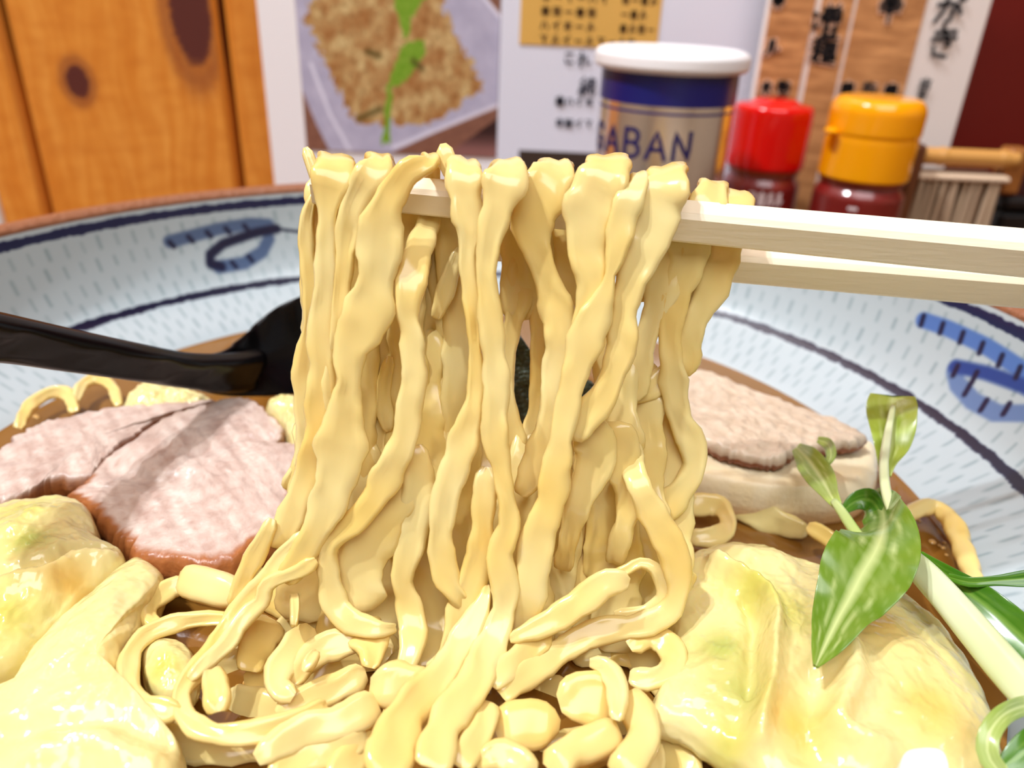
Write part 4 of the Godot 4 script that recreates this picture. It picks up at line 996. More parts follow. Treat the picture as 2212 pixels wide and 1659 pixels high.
	noodle("thin twisted noodle between the highest noodle and the rightmost front noodle", [[19.6, 90.8, -110.3, 2.12], [18.8, 97.8, -112.0, 2.09], [18.2, 102.8, -113.5, 2.07], [17.7, 104.9, -112.8, 1.33], [17.1, 108.1, -111.9, 1.31], [16.5, 109.7, -108.8, 1.15], [16.0, 109.7, -104.9, 1.31], [14.7, 108.3, -102.6, 1.56], [13.9, 106.0, -101.6, 1.56], [13.5, 103.9, -100.8, 1.68], [13.2, 101.9, -100.0, 1.51], [12.9, 100.0, -99.3, 0.95], [12.5, 98.7, -98.8, 0.62], [12.3, 97.4, -98.3, 0.90], [11.7, 95.6, -97.6, 1.47], [10.9, 93.4, -96.8, 2.09], [9.9, 91.3, -95.9, 2.10], [9.3, 89.1, -95.1, 1.87], [8.8, 87.3, -94.4, 1.82], [8.2, 84.8, -93.4, 1.71], [7.8, 82.7, -92.6, 1.57], [7.5, 80.2, -91.7, 1.49], [7.0, 77.5, -90.6, 1.49], [6.9, 75.9, -90.0, 1.61], [6.5, 73.7, -89.1, 1.73], [6.4, 70.9, -88.0, 1.91], [5.7, 68.1, -87.0, 2.03], [4.7, 65.3, -85.9, 2.15], [4.2, 62.5, -84.8, 2.04], [4.1, 59.7, -83.7, 2.11], [3.8, 56.8, -82.6, 2.00], [3.4, 53.9, -82.4, 1.72], [2.8, 51.1, -81.8, 1.37], [1.9, 49.0, -80.8, 1.08]], hang)
	noodle("rightmost noodle draped in front of the chopstick, curling left at its foot", [[24.8, 89.1, -110.9, 2.89], [23.7, 97.2, -113.1, 2.85], [22.8, 103.1, -114.9, 2.82], [22.0, 105.9, -114.5, 2.69], [21.2, 109.1, -113.6, 2.64], [20.5, 110.7, -110.5, 2.33], [19.9, 110.6, -106.6, 2.64], [19.2, 109.9, -104.5, 3.15], [18.4, 107.9, -103.7, 2.93], [17.9, 105.6, -102.8, 2.94], [17.6, 103.2, -101.9, 2.83], [16.8, 100.9, -101.0, 2.50], [15.8, 98.7, -100.1, 2.10], [15.4, 96.6, -99.3, 1.71], [15.0, 94.5, -98.5, 1.66], [14.8, 91.8, -97.4, 1.66], [14.8, 89.1, -96.4, 1.72], [14.2, 87.0, -95.6, 1.78], [13.5, 84.8, -94.7, 1.73], [12.5, 82.6, -93.8, 1.79], [10.9, 80.5, -93.0, 1.85], [9.6, 78.4, -92.2, 1.51], [9.3, 76.8, -91.6, 1.22]], hang)
	noodle("noodle hump at the right end of the bunch, resting behind the chopstick", [[24.9, 92.0, -119.0, 3.44], [26.4, 97.6, -120.1, 3.40], [28.0, 101.6, -121.2, 3.38], [29.4, 102.4, -120.6, 2.04], [29.7, 105.8, -119.7, 2.00], [28.8, 107.5, -116.7, 1.77], [27.9, 107.4, -112.8, 2.01], [26.8, 105.5, -110.2, 2.70], [26.1, 103.0, -109.2, 2.56]], hang)
	noodle("last noodle hump at the right, its side touching the chopstick", [[28.0, 91.8, -120.0, 2.72], [29.7, 96.9, -120.9, 2.68], [31.5, 100.5, -121.9, 2.67], [33.0, 101.0, -120.6, 2.31], [33.3, 104.5, -119.8, 2.26], [32.3, 106.2, -116.7, 2.00], [31.4, 106.2, -112.9, 2.27], [30.3, 105.0, -110.5, 2.72], [29.8, 103.0, -109.8, 2.42]], hang)
	noodle("shaded noodle in the back row, left of the three hanging at the right", [[22.7, 101.4, -112.4, 3.11], [22.5, 97.9, -111.0, 2.96], [22.0, 94.5, -109.6, 2.44], [21.3, 91.3, -108.3, 1.82], [20.3, 88.0, -107.1, 1.51], [19.4, 84.8, -105.8, 1.58], [19.1, 81.8, -104.6, 1.77], [19.0, 79.5, -103.6, 1.58], [17.3, 78.1, -103.1, 1.14]], hang)
	noodle("shaded noodle in the back row, ending in a bent elbow over the soup", [[25.4, 101.6, -111.9, 2.78], [25.0, 97.0, -110.1, 2.55], [23.9, 93.6, -108.7, 2.24], [23.4, 90.4, -107.4, 1.75], [23.3, 87.2, -106.2, 1.38], [23.7, 84.0, -104.9, 1.70], [24.2, 81.1, -103.7, 1.89], [24.8, 78.2, -102.6, 1.74], [25.8, 75.2, -101.4, 1.65], [27.3, 72.9, -100.5, 1.71], [28.0, 71.2, -99.8, 1.71], [28.2, 69.1, -99.0, 1.65], [27.3, 66.6, -98.0, 1.72], [25.7, 64.3, -97.1, 1.85], [23.9, 62.1, -96.2, 1.73], [22.1, 60.1, -95.4, 1.54]], hang)
	noodle("shaded noodle in the back row, at the outer right", [[30.6, 101.6, -113.0, 2.75], [30.1, 97.2, -111.3, 2.63], [29.3, 93.7, -109.9, 2.32], [28.0, 90.8, -108.7, 1.89], [26.9, 88.4, -107.7, 1.70], [26.4, 85.7, -106.7, 1.52], [26.8, 83.4, -105.7, 1.39], [26.1, 81.3, -104.9, 1.02]], hang)
	noodle("shaded short noodle crossing the back row sideways", [[26.0, 82.1, -106.1, 1.15], [23.6, 80.5, -105.5, 1.60], [21.1, 79.1, -104.9, 1.73], [18.6, 77.9, -104.4, 1.60], [15.8, 76.9, -104.0, 1.28]], hang)
	noodle("orange shaded noodle hanging deep behind the gap left of the central pair", [[-13.5, 103.4, -115.4, 2.52], [-13.0, 99.1, -113.7, 2.53], [-12.5, 94.2, -111.7, 2.29], [-12.2, 88.9, -109.6, 2.11], [-12.1, 83.6, -107.4, 2.05], [-12.1, 78.5, -105.4, 2.06], [-12.3, 73.3, -103.3, 2.13], [-12.5, 67.9, -101.1, 2.27], [-13.3, 62.3, -98.9, 2.48]], hang)
	noodle("orange shaded noodle hanging deep behind the central pair", [[-10.2, 104.0, -113.4, 2.17], [-10.3, 99.5, -111.6, 2.18], [-9.7, 94.4, -109.6, 1.88], [-9.0, 89.2, -107.5, 1.95], [-8.5, 84.5, -105.7, 1.95], [-8.1, 79.5, -103.7, 2.22], [-8.1, 75.1, -101.9, 2.10], [-9.0, 69.7, -99.7, 1.79], [-10.3, 64.8, -97.8, 1.60], [-11.1, 60.5, -96.1, 1.61], [-9.8, 53.8, -93.4, 1.94]], hang)
	noodle("orange shaded noodle hanging deep behind the thick twisting noodle", [[-19.9, 103.5, -113.8, 2.49], [-20.0, 97.8, -111.5, 2.50], [-20.5, 91.4, -109.0, 2.52], [-20.8, 86.2, -106.9, 2.47], [-20.5, 80.9, -104.7, 2.35], [-20.0, 75.6, -102.6, 2.36], [-19.8, 70.8, -100.7, 2.37], [-20.3, 66.5, -99.0, 2.38]], hang)
	noodle("deep orange noodle behind the gap above the dark seaweed", [[0.8, 101.9, -113.7, 2.00], [0.8, 98.5, -112.3, 2.07], [0.6, 95.0, -110.9, 2.08], [0.5, 91.5, -109.5, 1.96], [-0.1, 88.0, -108.1, 1.39], [-0.9, 83.8, -106.5, 1.15], [-1.0, 79.4, -104.7, 1.28], [-0.5, 75.2, -103.0, 1.28], [0.3, 71.9, -101.7, 1.61], [1.4, 69.0, -100.5, 1.93]], hang)
	noodle("second deep orange noodle, closing the gap from the right above the dark seaweed", [[3.0, 101.9, -114.2, 1.89], [3.3, 97.9, -112.6, 1.77], [3.4, 93.8, -111.0, 1.90], [3.8, 90.3, -109.6, 1.65], [4.0, 86.8, -108.2, 1.34], [3.9, 82.6, -106.5, 1.21], [4.2, 78.5, -104.8, 1.28], [3.8, 74.8, -103.4, 1.29], [3.2, 71.2, -101.9, 1.48], [2.6, 68.1, -100.7, 1.94]], hang)
	noodle("deep orange noodle in the small gap under the chopstick, before the highest noodle", [[6.3, 102.0, -114.3, 1.89], [6.3, 98.6, -112.9, 1.89], [7.4, 95.1, -111.5, 1.77], [8.3, 91.7, -110.1, 1.59], [9.1, 88.2, -108.7, 1.27]], hang)
	noodle("pale noodle slanting through the shade left of the central pair", [[-8.5, 98.4, -109.0, 0.80], [-9.6, 95.0, -107.7, 1.11], [-10.7, 91.5, -106.3, 1.17], [-11.7, 88.7, -105.1, 0.80]], hang)
	noodle("pale sliver of noodle in the shade behind the looping noodle", [[-18.3, 82.9, -103.7, 0.63], [-19.1, 79.3, -102.3, 1.07], [-19.0, 75.8, -100.9, 1.07], [-18.3, 72.3, -99.5, 0.69]], hang)
	noodle("amber back row noodle below the chopstick tip half, at the very left", [[-29.5, 107.0, -113.5, 1.74], [-28.9, 99.5, -110.6, 2.18], [-29.4, 90.7, -107.0, 2.20], [-28.7, 81.7, -103.5, 2.22], [-29.3, 73.9, -100.3, 2.23], [-29.6, 68.0, -98.0, 1.80]], hang)
	noodle("amber back row noodle below the chopstick tip half, second from its left", [[-26.7, 106.9, -114.6, 1.64], [-26.1, 99.4, -111.6, 2.07], [-26.6, 90.4, -108.0, 2.08], [-25.8, 81.4, -104.4, 2.10], [-26.4, 70.2, -99.9, 2.12], [-26.6, 64.2, -97.5, 1.70]], hang)
	noodle("amber back row noodle below the chopstick tip half, third from its left", [[-23.4, 106.6, -113.4, 1.74], [-22.8, 99.1, -110.4, 2.19], [-23.2, 90.3, -106.9, 2.20], [-22.4, 81.3, -103.3, 2.22], [-22.9, 67.6, -97.8, 2.25], [-23.2, 61.6, -95.4, 1.81]], hang)
	noodle("amber back row noodle below the chopstick tip half, fourth from its left", [[-16.7, 103.5, -113.2, 1.98], [-16.0, 96.0, -110.2, 2.49], [-16.4, 87.0, -106.6, 2.51], [-15.5, 77.9, -103.0, 2.52], [-16.0, 67.3, -98.8, 2.55], [-16.2, 61.3, -96.4, 2.05]], hang)
	noodle("amber noodle hanging close behind the last hump at the right", [[26.3, 102.9, -114.7, 2.36], [26.9, 94.6, -111.3, 2.52], [26.6, 88.1, -108.7, 1.83], [26.1, 83.5, -106.9, 1.41]], hang)
	noodle("broad sheet like noodle hanging below the rightmost front noodle", [[9.1, 78.8, -94.8, 1.78], [11.2, 77.0, -94.1, 2.52], [12.3, 74.8, -93.2, 2.67], [12.1, 72.2, -92.3, 2.56], [11.2, 69.7, -91.2, 2.09], [10.2, 67.1, -90.2, 1.62], [9.6, 63.8, -90.0, 1.33], [9.1, 60.0, -89.6, 1.35], [8.7, 55.4, -89.8, 1.25]], hang)
	noodle("wide noodle turning down beside the seaweed, to the right of the sheet like one", [[13.1, 77.1, -95.8, 1.80], [14.5, 75.2, -95.0, 3.01], [16.1, 72.4, -93.9, 3.02], [17.6, 69.6, -92.8, 2.24], [17.9, 66.8, -91.7, 1.88], [17.3, 63.9, -90.6, 1.46], [16.8, 60.6, -90.3, 1.35], [16.5, 56.3, -90.7, 1.26]], hang)
	noodle("long noodle curving round at the right foot of the bunch and back to the middle", [[16.0, 74.6, -100.6, 1.58], [17.2, 72.4, -97.6, 1.86], [17.9, 71.6, -93.6, 1.75], [18.6, 70.6, -90.6, 1.60], [20.1, 67.9, -89.5, 1.72], [21.8, 65.4, -88.5, 1.96], [23.6, 62.6, -87.4, 1.97], [24.7, 59.8, -86.3, 1.73], [25.1, 57.1, -85.3, 1.50], [24.4, 54.3, -84.2, 1.62], [22.4, 52.7, -83.4, 1.56], [19.2, 51.8, -82.7, 1.50], [15.6, 51.4, -82.3, 1.65], [12.0, 50.8, -81.3, 1.67], [8.7, 50.0, -79.3, 1.76], [5.4, 49.6, -76.7, 1.73], [2.6, 49.6, -74.0, 1.55], [0.4, 49.6, -71.3, 1.27]], hang)
	noodle("translucent inner loop of noodle inside the right hand curve", [[15.5, 56.9, -87.3, 0.61], [17.6, 57.7, -87.6, 0.73], [19.7, 58.8, -88.1, 0.79], [21.7, 58.3, -87.8, 0.85], [23.1, 56.4, -87.1, 0.92], [23.4, 54.0, -86.2, 0.98], [21.6, 52.2, -85.4, 1.22], [18.9, 51.5, -85.1, 1.10], [16.4, 51.4, -85.0, 0.92]], hang)
	noodle("noodle with a frayed free end pointing right, low in the middle of the bunch", [[17.5, 59.3, -83.0, 1.28], [16.0, 59.6, -83.1, 1.63], [14.0, 59.1, -82.9, 1.75], [12.1, 57.5, -82.3, 1.81], [10.1, 56.0, -81.7, 1.81], [8.0, 54.6, -81.0, 1.64], [5.8, 53.7, -80.1, 1.34], [3.5, 53.1, -79.2, 1.10], [1.2, 52.6, -78.3, 0.92]], hang)
	noodle("smooth noodle tucked below the frayed one", [[6.5, 52.2, -80.8, 1.47], [5.0, 51.5, -79.4, 1.81], [3.0, 50.9, -77.2, 1.78], [0.8, 50.8, -74.5, 1.52], [-0.8, 50.8, -71.7, 0.99]], hang)
	noodle("pale noodle with a knobbly side, left of the bright central noodle at its foot", [[-2.9, 72.5, -90.8, 1.47], [-3.1, 69.4, -89.6, 1.42], [-3.3, 66.9, -88.6, 1.48], [-3.3, 64.1, -87.5, 1.66], [-3.4, 61.2, -86.4, 1.78], [-4.0, 58.4, -85.3, 1.79], [-4.8, 55.7, -84.2, 1.91], [-5.9, 53.2, -83.1, 1.80], [-6.6, 51.1, -81.9, 1.37], [-7.2, 49.2, -80.1, 1.19], [-8.4, 47.7, -78.8, 1.01], [-10.0, 46.8, -77.7, 0.82]], hang)
	noodle("second strand of the bright central noodle, reaching the near edge", [[-2.2, 56.8, -84.5, 0.42], [-2.7, 55.5, -82.5, 1.00], [-4.0, 53.7, -80.0, 1.57], [-5.5, 52.4, -77.2, 1.72], [-7.2, 52.0, -73.2, 1.94], [-9.2, 52.1, -69.5, 2.03], [-10.9, 52.2, -66.4, 2.24], [-11.8, 52.2, -63.3, 2.40], [-12.3, 52.3, -60.3, 2.55], [-12.6, 52.4, -57.0, 2.61]], hang)
	noodle("wide amber flap of noodle inside the loop at the left foot", [[-14.8, 70.7, -94.8, 2.14], [-15.9, 67.5, -91.4, 2.78], [-17.9, 64.3, -89.1, 3.12], [-19.6, 60.7, -87.8, 3.37], [-20.8, 57.2, -86.4, 3.39], [-21.0, 53.7, -85.0, 3.27], [-20.7, 51.2, -83.5, 2.79]], hang)
	noodle("noodle falling straight beside the amber flap, right of it", [[-13.7, 73.8, -93.4, 1.91], [-12.9, 70.4, -92.1, 2.10], [-12.7, 66.5, -90.5, 2.17], [-13.3, 62.4, -88.9, 1.99], [-14.2, 58.3, -87.3, 1.70], [-14.7, 55.4, -86.2, 1.52], [-13.9, 52.8, -85.2, 1.65], [-13.2, 50.8, -83.9, 1.70], [-12.6, 49.4, -82.0, 1.69], [-12.6, 48.7, -79.6, 1.60], [-13.0, 47.6, -77.7, 1.41], [-13.6, 46.0, -76.0, 1.16]], hang)
	noodle("short noodle stub hanging under the amber flap", [[-19.2, 50.2, -81.3, 2.75], [-18.0, 49.4, -78.6, 1.88], [-17.7, 49.2, -75.4, 1.26]], hang)
	noodle("round ended noodle lying low under the bright central noodle", [[-16.8, 50.8, -70.9, 1.63], [-15.2, 50.8, -70.9, 2.62], [-13.2, 50.8, -71.4, 2.52], [-11.1, 50.8, -71.8, 2.03], [-9.2, 50.8, -73.0, 1.50]], hang, {"thick": 1.6})
	noodle("darker noodle under the bright central noodle at the near edge", [[-1.1, 50.2, -69.9, 1.19], [-1.8, 50.3, -66.3, 1.47], [-3.0, 50.3, -63.2, 1.58], [-4.2, 50.3, -60.1, 1.38]], hang)
	noodle("long noodle sweeping from the bunch down to the left and curling in the soup", [[-28.2, 63.1, -86.1, 1.24], [-30.6, 59.9, -84.8, 1.45], [-32.9, 57.2, -83.8, 1.37], [-35.7, 54.5, -82.7, 1.29], [-37.5, 52.5, -81.1, 1.20], [-38.4, 51.3, -78.9, 1.35], [-39.1, 50.8, -75.2, 1.35], [-39.9, 50.8, -72.1, 1.23], [-40.4, 50.8, -70.1, 1.06], [-40.2, 50.8, -67.8, 1.11], [-38.6, 50.9, -65.2, 1.12], [-36.1, 50.9, -63.4, 1.18], [-33.4, 50.9, -62.7, 1.20], [-30.0, 50.9, -63.1, 1.24], [-26.8, 50.9, -64.3, 1.26], [-23.7, 50.8, -66.2, 1.21], [-21.6, 50.8, -67.7, 1.04]], lie)
	noodle("noodle with a bright lifted end beside the loop at the left foot", [[-26.2, 60.3, -83.9, 0.82], [-28.5, 58.8, -83.4, 1.03], [-31.5, 57.7, -82.9, 0.94], [-33.2, 56.5, -82.4, 0.86], [-33.7, 54.5, -81.6, 0.95], [-35.3, 53.3, -80.5, 1.13], [-36.5, 52.3, -78.7, 1.22], [-37.2, 51.7, -76.3, 1.12], [-38.6, 51.6, -73.2, 0.97], [-39.9, 51.6, -70.1, 0.76]], lie)
	noodle("noodle leaning against the pork slice", [[-32.9, 64.6, -87.2, 0.91], [-34.1, 61.8, -86.1, 1.04], [-35.4, 59.3, -85.1, 1.41], [-36.6, 57.1, -84.2, 1.25], [-37.4, 55.0, -83.4, 1.08], [-38.3, 52.8, -82.2, 0.92]], lie)
	noodle("noodle loop lying left of the bunch, open towards it", [[-38.0, 51.0, -81.3, 0.71], [-41.2, 51.0, -81.5, 0.96], [-44.1, 51.0, -81.0, 1.12], [-46.7, 51.0, -79.8, 1.19], [-48.7, 51.0, -78.2, 1.22], [-49.5, 51.0, -76.1, 1.16], [-49.3, 51.0, -73.4, 1.09], [-47.9, 51.0, -70.3, 1.14], [-46.1, 51.0, -67.6, 1.26], [-44.0, 51.0, -66.1, 1.31], [-41.7, 51.0, -65.6, 1.45], [-39.3, 51.0, -65.6, 1.09]], lie)
	noodle("curled noodle under the short cut piece by the pork", [[-47.0, 49.0, -89.9, 0.99], [-50.1, 49.0, -89.7, 1.30], [-51.7, 49.0, -87.4, 1.32], [-52.1, 49.0, -84.9, 1.25], [-51.0, 49.0, -82.6, 1.06], [-48.7, 49.0, -81.3, 0.76]], lie)
	noodle("short thick cut noodle end in front of the pork slice", [[-48.6, 52.0, -88.0, 1.84], [-46.8, 52.0, -87.7, 2.27], [-43.9, 52.0, -86.9, 2.30], [-40.8, 52.0, -86.0, 2.11], [-37.4, 52.0, -85.0, 1.50]], lie, {"thick": 1.8, "groove": 0.1, "wave": 0.12})
	noodle("stubby noodle end pointing to the near edge, left of the dark soup gap", [[-36.9, 53.0, -70.7, 0.83], [-35.7, 53.0, -68.4, 1.40], [-34.7, 53.0, -66.2, 1.52], [-33.8, 53.0, -64.2, 1.17]], lie, {"thick": 1.3})
	noodle("translucent noodle curve bordering the dark soup gap", [[-27.3, 50.0, -81.8, 1.26], [-28.0, 50.0, -79.0, 2.01], [-29.0, 50.0, -76.0, 1.84], [-29.4, 50.0, -73.2, 1.64], [-28.7, 50.0, -70.8, 1.45], [-26.4, 50.0, -69.3, 1.13]], lie)
	noodle("flat yellow noodle sheet behind the dark soup gap", [[-34.3, 47.0, -85.9, 1.98], [-35.0, 47.0, -81.8, 2.34], [-35.0, 47.0, -78.5, 2.28], [-34.6, 47.0, -75.9, 1.62]], lie)
	noodle("brown lit noodle under the looping foot, bending left", [[-19.5, 49.0, -80.3, 1.49], [-22.7, 49.0, -79.6, 1.72], [-25.3, 49.0, -78.3, 1.76], [-26.8, 49.0, -75.5, 1.60], [-27.5, 49.0, -72.6, 1.39]], lie)
	noodle("wet noodle below the brown lit one", [[-18.2, 48.0, -75.4, 1.49], [-21.0, 48.0, -73.6, 1.70], [-23.9, 48.0, -71.6, 1.72], [-26.3, 48.0, -69.6, 1.64], [-28.3, 48.0, -68.0, 1.35]], lie)
	noodle("glossy noodle crossing the near left edge", [[-28.3, 50.0, -60.2, 1.39], [-25.8, 50.0, -63.0, 1.68], [-23.2, 50.0, -64.7, 1.81], [-20.3, 50.0, -65.6, 1.82], [-17.9, 50.0, -67.2, 1.96], [-15.4, 50.0, -69.0, 1.61]], lie)
	noodle("glossy noodle at the near left edge, nearer the rim", [[-26.1, 48.0, -58.2, 1.72], [-23.2, 48.0, -61.9, 2.09], [-20.4, 48.0, -63.7, 1.86], [-18.1, 48.0, -64.5, 1.62], [-16.3, 48.0, -65.8, 1.32]], lie)
	noodle("noodle at the near edge between the glossy ones and the bright central noodle", [[-19.6, 47.0, -59.5, 1.50], [-18.0, 47.0, -62.6, 1.70], [-16.4, 47.0, -64.8, 1.57], [-15.1, 47.0, -66.7, 1.34]], lie)
	noodle("tiny noodle scrap standing on the translucent curve", [[-29.9, 54.0, -83.9, 0.55], [-29.1, 54.0, -81.3, 0.62], [-28.3, 54.0, -77.9, 0.48]], lie)
	noodle("thin scrap of noodle before the brown lit one", [[-24.6, 52.0, -75.4, 0.59], [-25.1, 52.0, -73.5, 0.85], [-25.6, 52.0, -71.8, 0.46]], lie)
	noodle("wide amber noodle under the bright lifted end", [[-32.1, 46.0, -97.3, 1.68], [-31.9, 46.0, -92.2, 2.31], [-30.4, 46.0, -87.2, 2.00]], lie)
	noodle("broad pale noodle end right of the bright central noodle at the near edge", [[-0.2, 48.0, -67.3, 1.87], [1.6, 48.0, -68.0, 2.58], [4.3, 48.0, -68.4, 2.81], [6.6, 48.0, -68.6, 2.38], [8.1, 48.0, -68.4, 1.19]], lie, {"thick": 1.6, "groove": 0.0, "wave": 0.15})
	noodle("round noodle end at the near edge beside the broad pale one", [[-2.3, 49.0, -61.4, 1.11], [0.0, 49.0, -62.9, 1.69], [2.5, 49.0, -62.6, 1.63], [4.5, 49.0, -60.6, 1.30]], lie, {"thick": 1.6})
	noodle("folded noodle flap over the broad pale noodle", [[7.9, 50.0, -70.2, 1.79], [10.4, 50.0, -71.2, 2.74], [13.0, 50.0, -71.1, 3.02], [15.2, 50.0, -70.9, 2.19]], lie, {"wave": 0.15})
	noodle("noodle edge folded down at the right of the flap", [[12.0, 52.5, -74.9, 1.01], [13.9, 52.5, -74.5, 1.17], [15.2, 52.5, -71.8, 1.20], [15.1, 52.5, -68.5, 1.16], [14.6, 52.5, -65.9, 0.88]], lie)
	noodle("thick noodle running from the near edge up to the flap", [[6.5, 49.0, -61.2, 1.66], [9.4, 49.0, -64.0, 1.91], [12.7, 49.0, -65.7, 1.84], [15.6, 49.0, -67.3, 1.54]], lie, {"thick": 1.7, "groove": 0.1})
	noodle("thick noodle bending down to the near edge left of the wonton", [[17.3, 50.0, -72.7, 1.50], [18.2, 50.0, -69.0, 1.99], [18.4, 50.0, -65.7, 1.83], [16.7, 50.0, -62.8, 1.88], [14.6, 50.0, -60.1, 1.83]], lie, {"thick": 1.7, "groove": 0.1})
	noodle("noodle curling round a small dark hole left of the wonton", [[18.2, 50.0, -80.5, 1.19], [21.2, 50.0, -82.6, 1.69], [23.7, 50.0, -81.4, 1.85], [24.3, 50.0, -78.5, 1.64], [22.8, 50.0, -75.9, 1.43], [20.1, 50.0, -74.8, 1.30], [17.6, 50.0, -75.2, 1.02]], lie)
	noodle("pale noodle half hidden under the near edge of the wonton", [[21.1, 43.5, -72.0, 1.99], [22.9, 43.5, -69.5, 2.50], [24.4, 43.5, -67.0, 2.45], [25.4, 43.5, -64.7, 1.87]], lie)
	noodle("thin noodle beside the thick bending one at the near edge", [[20.4, 45.0, -68.8, 1.10], [20.6, 45.0, -66.3, 1.18], [19.6, 45.0, -63.3, 1.05]], lie)
	noodle("small curled noodle right of the elbow, behind the large wonton", [[28.3, 48.0, -112.6, 1.00], [31.5, 48.0, -116.8, 1.71], [36.0, 48.0, -118.5, 1.91], [39.8, 48.0, -118.0, 1.73], [40.1, 48.0, -113.2, 1.51], [36.9, 48.0, -109.0, 1.63], [32.4, 48.0, -108.7, 1.46]], lie)
	noodle("greyish noodle strip in the soup behind the large wonton", [[43.6, 44.0, -124.3, 1.64], [47.9, 44.0, -121.6, 2.32], [52.5, 44.0, -119.1, 2.11], [56.6, 44.0, -116.8, 1.39]], lie)
	noodle("straight white noodle end pointing at the green leaf", [[54.7, 48.0, -113.6, 1.01], [57.0, 48.0, -110.4, 1.40], [59.4, 48.0, -106.7, 1.45]], lie)
	noodle("noodle loop lying against the right wall of the bowl", [[75.2, 46.0, -119.7, 1.23], [79.7, 46.0, -123.0, 1.43], [83.6, 46.0, -123.6, 1.53], [84.1, 46.0, -118.2, 1.57], [82.2, 46.0, -110.7, 1.58], [80.4, 46.0, -103.9, 1.43], [78.3, 46.0, -97.6, 1.21]], lie, {"thick": 1.5, "groove": 0.0})
	noodle("thin noodle arch at the far left by the bowl wall", [[-102.5, 47.0, -136.6, 0.87], [-105.5, 47.0, -145.4, 1.22], [-104.8, 47.0, -152.0, 1.36], [-100.5, 47.0, -152.0, 1.26], [-94.9, 47.0, -144.3, 1.01]], lie)
	noodle("second thin noodle arch between the pork and the spoon", [[-96.9, 47.0, -147.9, 0.92], [-99.6, 47.0, -156.7, 1.07], [-97.7, 47.0, -160.2, 1.20], [-92.5, 47.0, -156.4, 1.07], [-87.0, 47.0, -147.9, 0.92]], lie)
	noodle("amber noodle low at the back of the bunch, leftmost of these", [[-29.2, 89.6, -109.9, 2.40], [-28.4, 70.0, -97.7, 3.47], [-28.1, 62.0, -94.5, 3.78], [-29.5, 52.6, -90.8, 3.53], [-31.2, 45.9, -87.0, 3.09]], hang)
	noodle("amber noodle low at the back of the bunch, second of these from the left", [[-24.4, 88.1, -110.3, 2.42], [-23.5, 67.6, -97.8, 3.51], [-23.4, 58.2, -94.1, 3.82], [-23.9, 47.4, -89.7, 3.57], [-24.1, 43.5, -83.2, 3.03]], hang)
	noodle("amber noodle low at the back of the bunch, third of these from the left", [[-19.6, 86.7, -110.8, 2.45], [-18.4, 65.6, -98.1, 3.54], [-18.5, 55.6, -94.1, 3.86], [-18.2, 44.7, -88.9, 3.58], [-17.6, 42.5, -81.0, 2.99]], hang)
	noodle("amber noodle low at the back of the bunch, fourth of these from the left", [[-13.9, 86.3, -108.5, 2.41], [-12.5, 66.1, -96.2, 3.48], [-12.9, 57.0, -92.6, 3.79], [-11.2, 46.9, -88.1, 3.53], [-9.7, 44.1, -80.8, 2.97]], hang)
	noodle("amber noodle low at the back of the bunch, fifth of these from the left", [[-9.1, 86.8, -109.8, 2.43], [-7.9, 66.2, -97.3, 3.51], [-8.1, 56.8, -93.6, 3.82], [-7.1, 46.3, -89.0, 3.56], [-6.4, 43.3, -81.7, 3.00]], hang)
	noodle("amber noodle low at the back of the bunch, sixth of these from the left", [[-3.5, 72.5, -105.1, 1.16], [-3.1, 64.0, -97.5, 3.55], [-3.1, 54.8, -93.8, 3.86], [-2.7, 44.7, -88.9, 3.58], [-3.0, 42.5, -81.0, 2.99]], hang)
	noodle("amber noodle low at the back of the bunch, sixth of these from the right", [[2.0, 72.4, -102.9, 1.15], [2.6, 64.4, -95.5, 3.49], [2.3, 55.8, -92.1, 3.80], [4.0, 46.4, -87.6, 3.52], [4.8, 44.1, -79.9, 2.95]], hang)
	noodle("amber noodle low at the back of the bunch, fifth of these from the right", [[7.0, 73.4, -104.4, 1.15], [6.9, 65.3, -96.9, 3.52], [7.2, 56.7, -93.5, 3.82], [6.8, 46.7, -89.3, 3.57], [5.5, 43.4, -82.3, 3.01]], hang)
	noodle("amber noodle low at the back of the bunch, fourth of these from the right", [[11.8, 73.1, -105.4, 1.16], [12.2, 65.0, -97.9, 3.54], [11.9, 56.2, -94.4, 3.86], [13.7, 46.3, -90.2, 3.60], [14.2, 42.6, -83.5, 3.05]], hang)
	noodle("amber noodle low at the back of the bunch, third of these from the right", [[15.3, 90.1, -110.1, 2.40], [16.1, 69.7, -97.6, 3.47], [16.1, 60.5, -94.0, 3.78], [17.3, 49.8, -89.7, 3.53], [17.3, 44.7, -84.4, 3.05]], hang)
	noodle("amber noodle low at the back of the bunch, second of these from the right", [[20.2, 82.0, -107.9, 2.44], [20.4, 62.9, -96.0, 3.52], [20.7, 55.6, -93.1, 3.83], [20.4, 47.2, -89.6, 3.57], [18.6, 43.4, -83.0, 3.03]], hang)
	noodle("amber noodle low at the back of the bunch, rightmost of these", [[24.2, 77.7, -107.2, 2.46], [25.0, 59.1, -95.5, 3.56], [24.6, 52.7, -92.9, 3.87], [26.3, 45.6, -89.7, 3.59], [26.2, 42.6, -82.5, 3.03]], hang)
	noodle("noodle deep in the soup under the bunch, sixth counted from the far left", [[-32.9, 44.7, -101.0, 2.65], [-28.7, 44.7, -95.8, 2.56], [-22.4, 44.7, -89.0, 2.70], [-19.7, 44.7, -84.5, 2.27], [-16.4, 44.7, -81.1, 2.17]], lie)
	noodle("noodle deep in the soup under the bunch, eighth counted from the far left", [[-21.1, 41.8, -84.7, 2.67], [-18.9, 41.8, -89.2, 2.63], [-13.2, 41.8, -92.5, 2.89], [-9.9, 41.8, -97.5, 2.83], [-4.6, 41.8, -102.9, 2.78]], lie)
